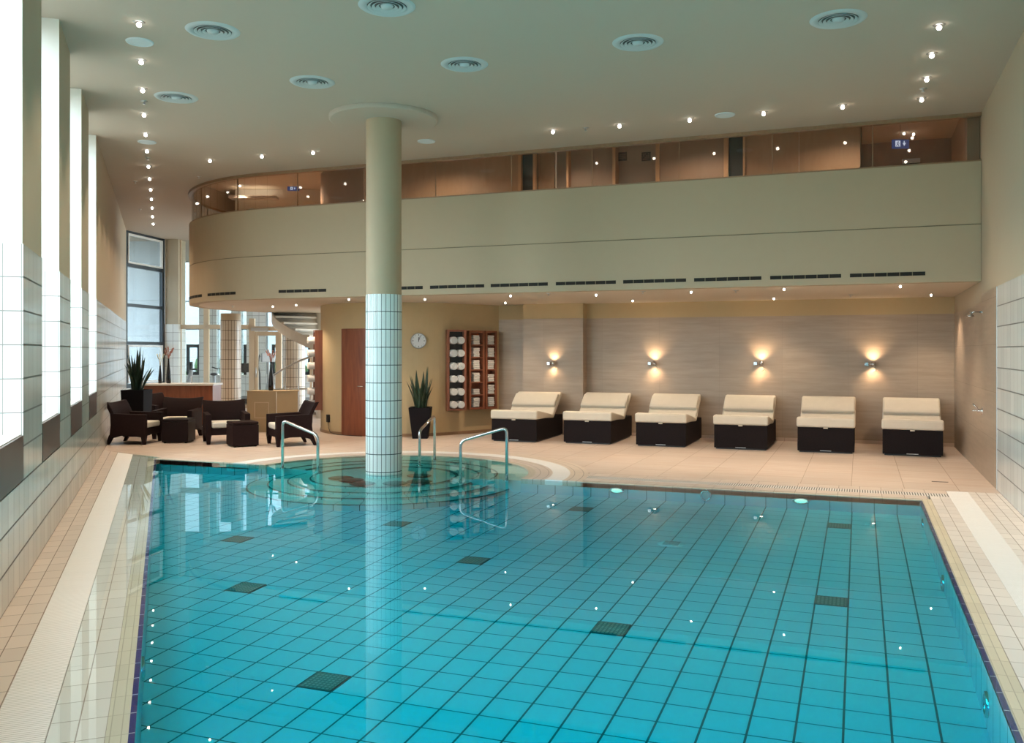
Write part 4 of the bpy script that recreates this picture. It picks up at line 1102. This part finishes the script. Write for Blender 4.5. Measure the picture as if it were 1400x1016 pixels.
def snake_plant(x, y, pot_h, pot_w, pot_b, leafs, label, hmax, spread, rz):
    t = thing('potted_snake_plant', label, 'plant', (x, y, .008), rz)
    a, b = pot_b / 2, pot_w / 2
    m = MB(); m.add([(-a, -a, 0), (a, -a, 0), (a, a, 0), (-a, a, 0), (-b, -b, pot_h), (b, -b, pot_h), (b, b, pot_h), (-b, b, pot_h), (-b + .03, -b + .03, pot_h), (b - .03, -b + .03, pot_h), (b - .03, b - .03, pot_h), (-b + .03, b - .03, pot_h),
                 (-b + .03, -b + .03, pot_h - .05), (b - .03, -b + .03, pot_h - .05), (b - .03, b - .03, pot_h - .05), (-b + .03, b - .03, pot_h - .05)],
                [(3, 2, 1, 0)] + [(i, (i + 1) % 4, 4 + (i + 1) % 4, 4 + i) for i in range(4)] + [(4 + i, 4 + (i + 1) % 4, 8 + (i + 1) % 4, 8 + i) for i in range(4)] + [(8 + i, 8 + (i + 1) % 4, 12 + (i + 1) % 4, 12 + i) for i in range(4)])
    m.build('pot', 'pot', t, bevel=.006)
    MB().box(-b + .028, b - .028, -b + .028, b - .028, pot_h - .12, pot_h - .04).build('soil', 'soil', t)
    for k in range(leafs):
        az = 2 * PI * k / leafs * 2.4 + random.uniform(-.3, .3); r = random.uniform(.02, b * .6); q = k / leafs
        h = hmax * (1 - .55 * q) * random.uniform(.88, 1.05) if k else hmax
        m = MB(); leaf_mesh(m, (r * math.cos(az), r * math.sin(az), pot_h - .06), h, random.uniform(.065, .09), spread * (.15 + q) * random.uniform(.5, 1.2), az, random.uniform(-.8, .8)); m.build('leaf', 'leaf', t)
u, v = at_z(575, 599, .008)
snake_plant(u, v, .62, .44, .30, 20, 'tall snake plant in a tapered dark pot, below the wall clock', .88, .26, YAW)
u, v = W(-513 / F * 18.6, 18.6)
snake_plant(u, v, .95, .47, .40, 24, 'large snake plant in a tall dark pot by the left tiled wall', .98, .28, YAW)

# ------------------------------------------------------------------ armchairs and stools
def armchair_proto():
    t = thing('wicker_armchair', '', 'armchair', (0, 0, 0), 0, 'dark wicker armchairs in the lounge corner')
    w = .40
    for s in (-1, 1):
        x0, x1 = (w - .10, w) if s > 0 else (-w, -w + .10)
        prof = [(-.37, .56), (-.37, .17), (-.30, .135), (-.12, .165), (.10, .165), (.26, .12), (.31, .17), (.29, .36), (.30, .58)]
        MB().extrude(prof, x0, x1).build('arm', 'wicker', t, bevel=.012)
        for y0, y1, d in ((-.37, -.28, .02), (.235, .315, .10)):
            MB().add([(x0, y0, .18), (x1, y0, .18), (x1, y1, .18), (x0, y1, .18), (x0 + .02, y0 + d, 0), (x1 - .02, y0 + d, 0), (x1 - .02, y0 + d + .05, 0), (x0 + .02, y0 + d + .05, 0)],
                     [(0, 1, 2, 3), (7, 6, 5, 4), (0, 4, 5, 1), (1, 5, 6, 2), (2, 6, 7, 3), (3, 7, 4, 0)]).build('leg', 'wicker', t)
    MB().box(-w + .10, w - .10, -.35, .28, .17, .30).build('seat_frame', 'wicker', t)
    MB().box(-w + .105, w - .105, -.36, .22, .302, .41).build('seat_cushion', 'cushion_white', t, bevel=.03)
    v = []; nx, nz = 8, 8; f = []
    for side in (0, 1):
        for j in range(nz + 1):
            q = j / nz; z = .18 + .62 * q; yb = .24 + .05 * math.sin(q * PI) * -1 + .17 * max(0, q - .25) ** 1.5
            for i in range(nx + 1):
                p = -1 + 2 * i / nx; ww = (w - .005) * (1 - .03 * (1 - q)); 
                v.append((p * ww, yb + .045 * (1 - p * p) + (.07 if side else 0), z - (.03 * (1 - p * p) * q)))
    nn = (nx + 1) * (nz + 1)
    for j in range(nz):
        for i in range(nx):
            a = j * (nx + 1) + i; f += [(a, a + 1, a + nx + 2, a + nx + 1), (nn + a, nn + a + nx + 1, nn + a + nx + 2, nn + a + 1)]
    for i in range(nx): f += [(i, nn + i, nn + i + 1, i + 1), (nn - nx - 1 + i, nn - nx + i, 2 * nn - nx + i, 2 * nn - nx - 1 + i)]
    for j in range(nz):
        a = j * (nx + 1); f += [(a, a + nx + 1, nn + a + nx + 1, nn + a)]; b = a + nx; f += [(b, nn + b, nn + b + nx + 1, b + nx + 1)]
    MB().add(v, f, 0, True).build('backrest', 'wicker', t, bevel=.01)
    return t
ac = armchair_proto()
CH = [((185, 605), 17.2, 88, 'dark wicker armchair against the left wall, seen from its side'),
      ((243, 600), 18.3, 2, 'dark wicker armchair facing the pool behind the left leather-topped stool'),
      ((217, 590), 20.2, 60, 'dark wicker armchair in the far back beside the tall snake plant, half hidden'),
      ((309, 607), 17.3, 24, 'dark wicker armchair in the middle, turned to the right, white seat showing'),
      ((398, 608), 16.9, -62, 'dark wicker armchair on the right, turned left behind the pool handrail')]
for i, (px, yc, ang, lab) in enumerate(CH):
    u, v = W((px[0] - CX) / F * yc, yc)
    if i == 0: ac.location = (u, v, .008); ac.rotation_euler = (0, 0, YAW + math.radians(ang)); ac['label'] = lab
    else: dup(ac, (u, v, .008), YAW + math.radians(ang), lab)
for (px, yc, ang, w_, lab) in ((244.5, 17.35, 3, .245, 'square dark leather stool before the armchair on the left'), (331.5, 16.65, 32, .235, 'square dark wicker stool nearest the pool edge')):
    u, v = W((px - CX) / F * yc, yc)
    t = thing('stool', lab, 'stool', (u, v, .008), YAW + math.radians(ang))
    MB().box(-w_, w_, -w_, w_, .02, .40).build('body', 'wicker' if ang > 10 else 'leather', t, bevel=.012)
    MB().box(-w_, w_, -w_, w_, .402, .455).build('top_cushion', 'leather' if ang < 10 else 'wicker', t, bevel=.02)
    for sx in (-1, 1):
        for sy in (-1, 1): MB().box(sx * (w_ - .05) - .02, sx * (w_ - .05) + .02, sy * (w_ - .05) - .02, sy * (w_ - .05) + .02, 0, .02).build('foot', 'black', t)

# ------------------------------------------------------------------ counters and vases
u, v = W((250 - CX) / F * 21.3, 21.3)
t = thing('bar_counter', 'red-brown wooden counter with a white top behind the armchairs', 'counter', (u, v, .008), YAW)
MB().box(-.80, .80, -.3, .3, .04, .94).build('body', 'wood', t)
MB().box(-.83, .83, -.34, .34, .94, .985).build('worktop', 'counter_top', t, bevel=.006)
MB().box(-.77, .77, -.26, .27, 0, .04).build('plinth', 'black', t)
u, v = W((378 - CX) / F * 19.4, 19.4)
t = thing('tan_cabinet', 'tan box cabinet with a framed square on its face, behind the right armchair', 'cabinet', (u, v, .008), YAW)
pa, pb, pc = Vector((0, 0)), Vector((-.66, .10)), Vector((.42, .16))
poly = [pa, pc, pc + Vector((-.1, .5)), pb + Vector((.05, .5)), pb]
MB().prism(poly, 0, .87).build('body', 'tan_counter', t)
MB().prism([pa * 1.0 + Vector((0, -.012)), pc + Vector((.02, -.01)), pc + Vector((-.08, .52)), pb + Vector((.04, .52)), pb + Vector((-.015, -.01))], .87, .885).build('top_plate', 'tan_counter', t)
e = (pb - pa).normalized(); nn_ = Vector((e.y, -e.x)) * (1 if Vector((e.y, -e.x)).y < 0 else -1)
m = MB()
for a, b, z0, z1 in ((.17, .50, .63, .645), (.17, .50, .30, .315), (.17, .185, .315, .63), (.485, .50, .315, .63)):
    m.obox((0, 0), e, nn_, (a, b), (0, .006), z0, z1)
m.build('square_inlay', 'ochre_frame', t)
MB().tube([(0, -.004, 0), (0, -.004, .87)], .006, 6).build('corner_strip', 'white_paint', t)
def vase(px, ybase, yc, h, r, label, flower=None):
    u, v, z = at_d(px, ybase, yc)
    z = .008 + (.985 if yc > 20 else .885)
    t = thing('vase', label, 'vase', (u, v, z))
    MB().lathe([(r * .75, 0), (r * .95, .02 * h), (r, .2 * h), (r * .8, .5 * h), (r * .45, .8 * h), (r * .33, .95 * h), (r * .4, h), (r * .3, h), (r * .25, .9 * h)], 24).build('body', 'vase', t)
    if flower:
        for k in range(7 if flower == 'petal' else 3):
            az = k * 2.4; m = MB(); l = random.uniform(.15, .28)
            pts = [(0, 0, .9 * h), (.03 * math.cos(az), .03 * math.sin(az), h + l * .5), (.11 * math.cos(az), .11 * math.sin(az), h + l)]
            m.tube(pts, [.005, .006, .004], 6)
            for j in range(4): m.sphere((pts[2][0] * (1 - j * .12), pts[2][1] * (1 - j * .12), pts[2][2] - j * .03), .016, 8, 5)
            m.build('twig', flower, t)
vase(219, 526, 21.3, .42, .045, 'small slim dark vase with a pale flower on the wooden counter', 'petal_w')
vase(230.5, 526, 21.25, .58, .055, 'tall slim dark vase with reddish twigs on the wooden counter', 'petal')
vase(370.5, 536, 19.7, .62, .055, 'tall black vase standing on the tan cabinet', 'petal')
t = thing('counter_tap', 'small steel tap on the white counter top', 'tap', at_d(262, 524, 21.3)[:2] + (.993,), YAW)
MB().tube([(0, 0, 0), (0, 0, .13), (0, -.02, .15), (0, -.09, .15)], .012, 8).build('spout', 'steel', t)
MB().box(-.04, .04, -.012, .012, .15, .165).build('lever', 'steel', t)

# ------------------------------------------------------------------ end window, gym partition, gym
A, B = W(-10.78, 25.3), W(-10.5, 27.4)
e = Vector((B[0] - A[0], B[1] - A[1], 0)); wl = e.length; e.normalize(); nn = Vector((-e.y, e.x, 0))
def endwin():
    w = struct(thing('window_7', '', '')); del w['label'], w['category']
    f = MB()
    for r in ((0, .09), (wl - .13, wl)): f.obox(A, e, nn, r, (0, .10), .70, ZC)
    for z, hh in ((.70, .12), (1.93, .09), (3.0, .09), (4.12, .09), (ZC - .06, .06)): f.obox(A, e, nn, (.09, wl - .13), (0, .10), z, z + hh)
    f.build('window_frame', 'dark_frame', w)
    s = MB()
    for z0, z1 in ((4.22, ZC - .07), (.84, 1.92)):
        s.obox(A, e, nn, (.10, .15), (-.02, .06), z0, z1); s.obox(A, e, nn, (wl - .20, wl - .14), (-.02, .06), z0, z1)
        s.obox(A, e, nn, (.15, wl - .20), (-.02, .06), z0, z0 + .05); s.obox(A, e, nn, (.15, wl - .20), (-.02, .06), z1 - .05, z1)
    s.build('sash', 'white_frame', w)
    MB().obox(A, e, nn, (.05, wl - .05), (.045, .055), .75, ZC - .03).build('pane', 'glass_dimmed', w)
    struct(MB().obox(A, e, nn, (-.2, wl + .2), (-.0, .3), 0, .70).build('wall_end', 'gym_tile'))
endwin()
c = (Vector(A + (0,)) + Vector(B + (0,))) / 2 + nn * .35; portal((c.x, c.y, 2.9), tuple(-nn), wl, 4.3)
# pilaster beside it
mb = MB(); mb.obox((0, 0), cxa, cya, (-10.50, -10.08), (27.38, 28.0), 0, ZT, 0); mb.obox((0, 0), cxa, cya, (-10.49, -10.09), (27.385, 28.0), ZT, ZC, 1)
struct(mb.build('wall_end_pilaster', ['gym_tile', 'paint']))
# partition
mb = MB()
def pbox(x0, x1, z0, z1, t=.05): mb.obox((0, 0), cxa, cya, ((x0 - CX) / F * GYM_Y, (x1 - CX) / F * GYM_Y), (GYM_Y - t, GYM_Y + t), z0, z1)
pbox(245, 345, 2.42, 2.55); pbox(279, 286, 0, ZC); pbox(341, 348.5, 0, ZS); pbox(381, 385, 0, ZS); pbox(348, 384, 2.36, 2.50); pbox(424, 429, 0, ZS)
pbox(245, 248, 0, ZC, .04); pbox(245, 341, .0, .12); pbox(286, 310, 3.9, 4.0)
pt = struct(mb.build('wall_gym_partition', 'ochre_frame'))
gz = MB().obox((0, 0), cxa, cya, ((246 - CX) / F * GYM_Y, (345 - CX) / F * GYM_Y), (GYM_Y - .005, GYM_Y + .005), .1, ZC); o = gz.build('pane', 'glass', pt)
d = struct(thing('door_4', '', '')); del d['label'], d['category']
mb = MB(); x0, x1 = (349 - CX) / F * GYM_Y, (381 - CX) / F * GYM_Y
for r, z0, z1 in (((x0, x0 + .09), .02, 2.34), ((x1 - .09, x1), .02, 2.34), ((x0 + .09, x1 - .09), .02, .2), ((x0 + .09, x1 - .09), 2.22, 2.34)): mb.obox((0, 0), cxa, cya, r, (GYM_Y - .03, GYM_Y + .03), z0, z1)
mb.build('door_frame', 'ochre_frame', d)
MB().obox((0, 0), cxa, cya, (x0 + .08, x1 - .08), (GYM_Y - .005, GYM_Y + .005), .18, 2.24).build('pane', 'glass', d)
MB().obox((0, 0), cxa, cya, (x0 - .1, x0 + .42), (GYM_Y - .12, GYM_Y - .05), 2.36, 2.46).build('door_closer', 'steel', d)
MB().tube([W(x0 + .05, GYM_Y - .1) + (.95,), W(x0 + .05, GYM_Y - .1) + (1.25,)], .015, 8).build('door_handle', 'steel', d)
# gym facade
gx = lambda x: (x - CX) / F * FACADE_Y
GW = [(243, 272), (296, 316), (329, 337), (363, 384), (404, 424), (432, 452)]
mb = MB(); last = -15.0
for a, b in GW:
    a, b = gx(a), gx(b)
    mb.obox((0, 0), cxa, cya, (last, a), (FACADE_Y, FACADE_Y + .35), 0, ZC, 0); mb.obox((0, 0), cxa, cya, (a, b), (FACADE_Y, FACADE_Y + .35), 0, .85, 0); last = b
mb.obox((0, 0), cxa, cya, (last, -3.0), (FACADE_Y, FACADE_Y + .35), 0, ZC, 0)
mb.obox((0, 0), cxa, cya, (-13.2, -13.0), (27.5, FACADE_Y), 0, ZC, 1)
mb.obox((0, 0), cxa, cya, (-13.0, -10.5), (27.9, 28.1), 0, ZC, 1)
struct(mb.build('wall_gym', ['gym_tile', 'facade']))
for i, (a, b) in enumerate(GW):
    a, b = gx(a), gx(b)
    w = struct(thing('window_%d' % (8 + i), '', '')); del w['label'], w['category']
    f = MB()
    q = min(.35, .4 * (b - a))
    for r in ((a + q * .9, a + q * .9 + .10), (b - .10, b)): f.obox((0, 0), cxa, cya, r, (FACADE_Y + .1, FACADE_Y + .2), .85, 2.0)
    for z in (.85, 1.88): f.obox((0, 0), cxa, cya, (a + q * .9, b), (FACADE_Y + .1, FACADE_Y + .2), z, z + .12)
    for z in (2.55, 3.6): f.obox((0, 0), cxa, cya, (a, b), (FACADE_Y + .12, FACADE_Y + .18), z, z + .04)
    f.build('window_frame', 'dark_frame', w)
    MB().obox((0, 0), cxa, cya, (a, b), (FACADE_Y + .14, FACADE_Y + .15), .9, ZC).build('pane', 'glass_dimmed', w)
    cc = W((a + b) / 2, FACADE_Y + .4); portal((cc[0], cc[1], 3.0), (-cya[0], -cya[1], 0), b - a, 4.2)
# outdoors
tag(MB().obox((0, 0), cxa, cya, (-40, 8), (42, 42.4), -2, 14).build('neighbouring_building', 'facade'), 'pale neighbouring building outside the gym windows', 'building')
hd = MB()
for k in range(60): 
    a = random.uniform(-17, -6); hd.sphere(W(a, random.uniform(37, 38.2)) + (random.uniform(-.2, 1.2),), random.uniform(.35, .6), 9, 6)
hg = hd.build('hedge', 'hedge'); tag(hg, 'green hedge outside the gym windows', 'hedge', kind='stuff')

# ------------------------------------------------------------------ gym machines
def machine(name, label, px, yc, rz): u, v = W((px - CX) / F * yc, yc); return thing(name, label, 'exercise machine', (u, v, .006), YAW + rz)
t = machine('cross_trainer', 'cross trainer behind the glass gym door', 366, 30.0, .5)
MB().box(-.35, .35, -.6, .6, 0, .10).build('base', 'black', t, bevel=.02)
MB().lathe([(1e-6, -.08), (.32, -.08), (.32, .08), (1e-6, .08)], 24, (0, -.35, .38), ax='x').build('flywheel', 'grey_plastic', t)
MB().tube([(0, -.2, .1), (0, -.15, .9), (0, -.05, 1.45)], [.07, .06, .04], 10).build('mast', 'grey_plastic', t)
MB().box(-.22, .22, -.12, .0, 1.38, 1.68).build('console', 'grey_plastic', t, bevel=.02)
for s in (-1, 1):
    MB().tube([(s * .27, -.1, .3), (s * .27, -.05, 1.0), (s * .30, .05, 1.3), (s * .22, .2, 1.62)], .022, 8).build('swing_arm', 'black', t)
    MB().box(s * .2 - .09, s * .2 + .09, .05, .5, .26, .31).build('pedal', 'black', t)
    MB().tube([(s * .2, .5, .28), (s * .2, -.35, .38)], .025, 8).build('pedal_rail', 'black', t)
t = machine('exercise_bike', 'recumbent exercise bike behind the wooden counter', 281, 28.9, -1.3); t.scale = (1.15, 1.15, 1.15)
MB().box(-.25, .25, -.7, .7, 0, .09).build('base', 'black', t, bevel=.02)
MB().tube([(0, -.5, .09), (0, -.45, .6), (0, -.35, 1.05)], [.10, .07, .05], 10).build('mast', 'grey_plastic', t)
MB().box(-.17, .17, -.42, -.34, 1.0, 1.22).build('console', 'black', t, bevel=.02)
MB().tube([(-.28, -.2, 1.0), (-.2, -.36, 1.02), (.2, -.36, 1.02), (.28, -.2, 1.0)], .02, 8).build('handlebar', 'black', t)
MB().box(-.22, .22, .15, .6, .52, .60).build('seat', 'black', t, bevel=.03)
MB().box(-.21, .21, .55, .64, .58, 1.08).build('backrest', 'black', t, bevel=.03)
MB().tube([(0, .35, .09), (0, .38, .52)], .05, 8).build('seat_post', 'grey_plastic', t)
t = machine('upright_bike', 'upright exercise bike left of the tiled column', 300, 30.8, .9)
MB().box(-.25, .25, -.5, .5, 0, .08).build('base', 'black', t, bevel=.02)
MB().tube([(0, -.35, .08), (0, -.3, .7), (0, -.22, 1.15)], [.10, .08, .05], 10).build('mast', 'grey_plastic', t)
MB().box(-.15, .15, -.30, -.22, 1.15, 1.40).build('console', 'grey_plastic', t, bevel=.02)
MB().tube([(-.28, 0, 1.2), (-.24, -.2, 1.15), (.24, -.2, 1.15), (.28, 0, 1.2)], .02, 8).build('handlebar', 'black', t)
MB().tube([(0, .25, .08), (0, .3, .9)], .04, 8).build('seat_post', 'grey_plastic', t)
MB().sphere((0, .32, .95), .15, 12, 8, 0, .8, 1, .35).build('saddle', 'black', t)
t = machine('treadmill', 'dark treadmill seen through the glass right of the tiled column', 334, 30.2, .2)
MB().box(-.38, .38, -.9, .9, .05, .20).build('deck', 'black', t, bevel=.02)
for s in (-1, 1): MB().tube([(s * .36, -.75, .15), (s * .36, -.65, 1.15), (s * .36, -.2, 1.0)], .03, 8).build('upright', 'grey_plastic', t)
MB().box(-.38, .38, -.75, -.6, 1.05, 1.35).build('console', 'black', t, bevel=.02)

# ------------------------------------------------------------------ spiral stair
sc_ = W(-4.95, 23.6)
t = thing('spiral_stair', 'white spiral stair with steel handrail left of the round ochre wall', 'stair', (sc_[0], sc_[1], 0), YAW)
R0, R1, n_ = .15, 1.25, 20
a_s, a_e = math.radians(115), math.radians(115 - 345)
for k in range(n_):
    a = a_s + (a_e - a_s) * k / n_; b = a_s + (a_e - a_s) * (k + 1.1) / n_; z = .165 * (k + 1)
    pts = [(R0 * math.cos(a), R0 * math.sin(a)), (R1 * math.cos(a), R1 * math.sin(a)), (R1 * math.cos((a + b) / 2), R1 * math.sin((a + b) / 2)), (R1 * math.cos(b), R1 * math.sin(b)), (R0 * math.cos(b), R0 * math.sin(b))]
    MB().prism(pts, z - .05, z).build('tread', 'white_paint', t)
v = []; f = []; m_ = 60
for k in range(m_ + 1):
    q = k / m_; a = a_s + (a_e - a_s) * q; z = .165 * n_ * q
    for r, dz in ((R0, -.16), (R1 + .02, -.16), (R1 + .02, .10), (R1 - .02, .10), (R1 - .02, -.08), (R0, -.08)): v.append((r * math.cos(a), r * math.sin(a), z + dz))
for k in range(m_):
    for j in range(6): f.append((6 * k + j, 6 * k + (j + 1) % 6, 6 * k + 6 + (j + 1) % 6, 6 * k + 6 + j))
MB().add(v, f, 0, False).build('stringer', 'white_paint', t)
MB().lathe([(R0, 0), (R0, ZS)], 24).build('centre_post', 'white_paint', t)
def loc_(x, y, yc):
    u, v, z = at_d(x, y, yc); d = Matrix.Rotation(-YAW, 3, 'Z') @ Vector((u - sc_[0], v - sc_[1], 0)); return (d.x, d.y, z)
rail = [loc_(374, 513, 22.2), loc_(390, 503, 22.15), loc_(408, 494, 22.1), loc_(427, 487, 22.1)]
MB().tube(rail, .024, 10).build('handrail', 'steel', t)
for p in rail: MB().tube([(p[0], p[1], .0), (p[0], p[1], p[2])], .010, 8).build('baluster', 'steel', t)
u1, v1, z1 = at_d(374, 533, 22.3); u2, v2, z2 = at_d(426, 532, 22.3)
t = thing('landing_rail', 'low horizontal steel rail before the spiral stair', 'rail', (u1, v1, .008))
MB().tube([(0, 0, z1), (u2 - u1, v2 - v1, z2)], .02, 10).build('bar', 'steel', t)
for q in (0.02, .98): MB().tube([((u2 - u1) * q, (v2 - v1) * q, 0), ((u2 - u1) * q, (v2 - v1) * q, z1)], .014, 8).build('post', 'steel', t)
# gym / lounge lamps in the balcony soffit and gym ceiling
for xc, yc in ((-8.0, 20.5), (-6.5, 22.5)):
    u, v = W(xc, yc); spot((u, v, ZS - .02), 40, WARM, 130, .7, .05)

# ------------------------------------------------------------------ world and camera
w = bpy.data.worlds.new('sky'); bpy.context.scene.world = w; w.use_nodes = True
nt = w.node_tree; bgn = nt.nodes['Background']; bgn.inputs[1].default_value = 13.0
tc = N(nt, 'ShaderNodeTexCoord'); sx = N(nt, 'ShaderNodeSeparateXYZ'); L(nt, tc.outputs['Generated'], sx.inputs[0])
mr = N(nt, 'ShaderNodeMapRange'); mr.inputs[1].default_value = -.12; mr.inputs[2].default_value = .10; L(nt, sx.outputs[2], mr.inputs[0])
L(nt, mixc(nt, mr.outputs[0], (.20, .21, .19), (.78, .91, 1.0)), bgn.inputs[0])
cam = bpy.data.cameras.new('camera'); co = bpy.data.objects.new('camera', cam); C.objects.link(co)
co.location = (0, 0, EYE); co.rotation_euler = (PI / 2, 0, YAW)
cam.sensor_width = 36; cam.sensor_fit = 'HORIZONTAL'; cam.lens = F / 1400 * 36; cam.shift_y = -(508 - HY) / 1400; cam.clip_start = .05; cam.clip_end = 200
sc = bpy.context.scene; sc.camera = co
sc.view_settings.view_transform = 'Standard'; sc.view_settings.look = 'None'; sc.view_settings.gamma = 1; sc.view_settings.use_curve_mapping = False
sc.view_settings.exposure = 0.04
cy = sc.cycles
cy.use_denoising = True; cy.max_bounces = 10; cy.diffuse_bounces = 5; cy.glossy_bounces = 5; cy.transparent_max_bounces = 24; cy.volume_bounces = 0
cy.sample_clamp_indirect = 4; cy.caustics_reflective = False; cy.caustics_refractive = False
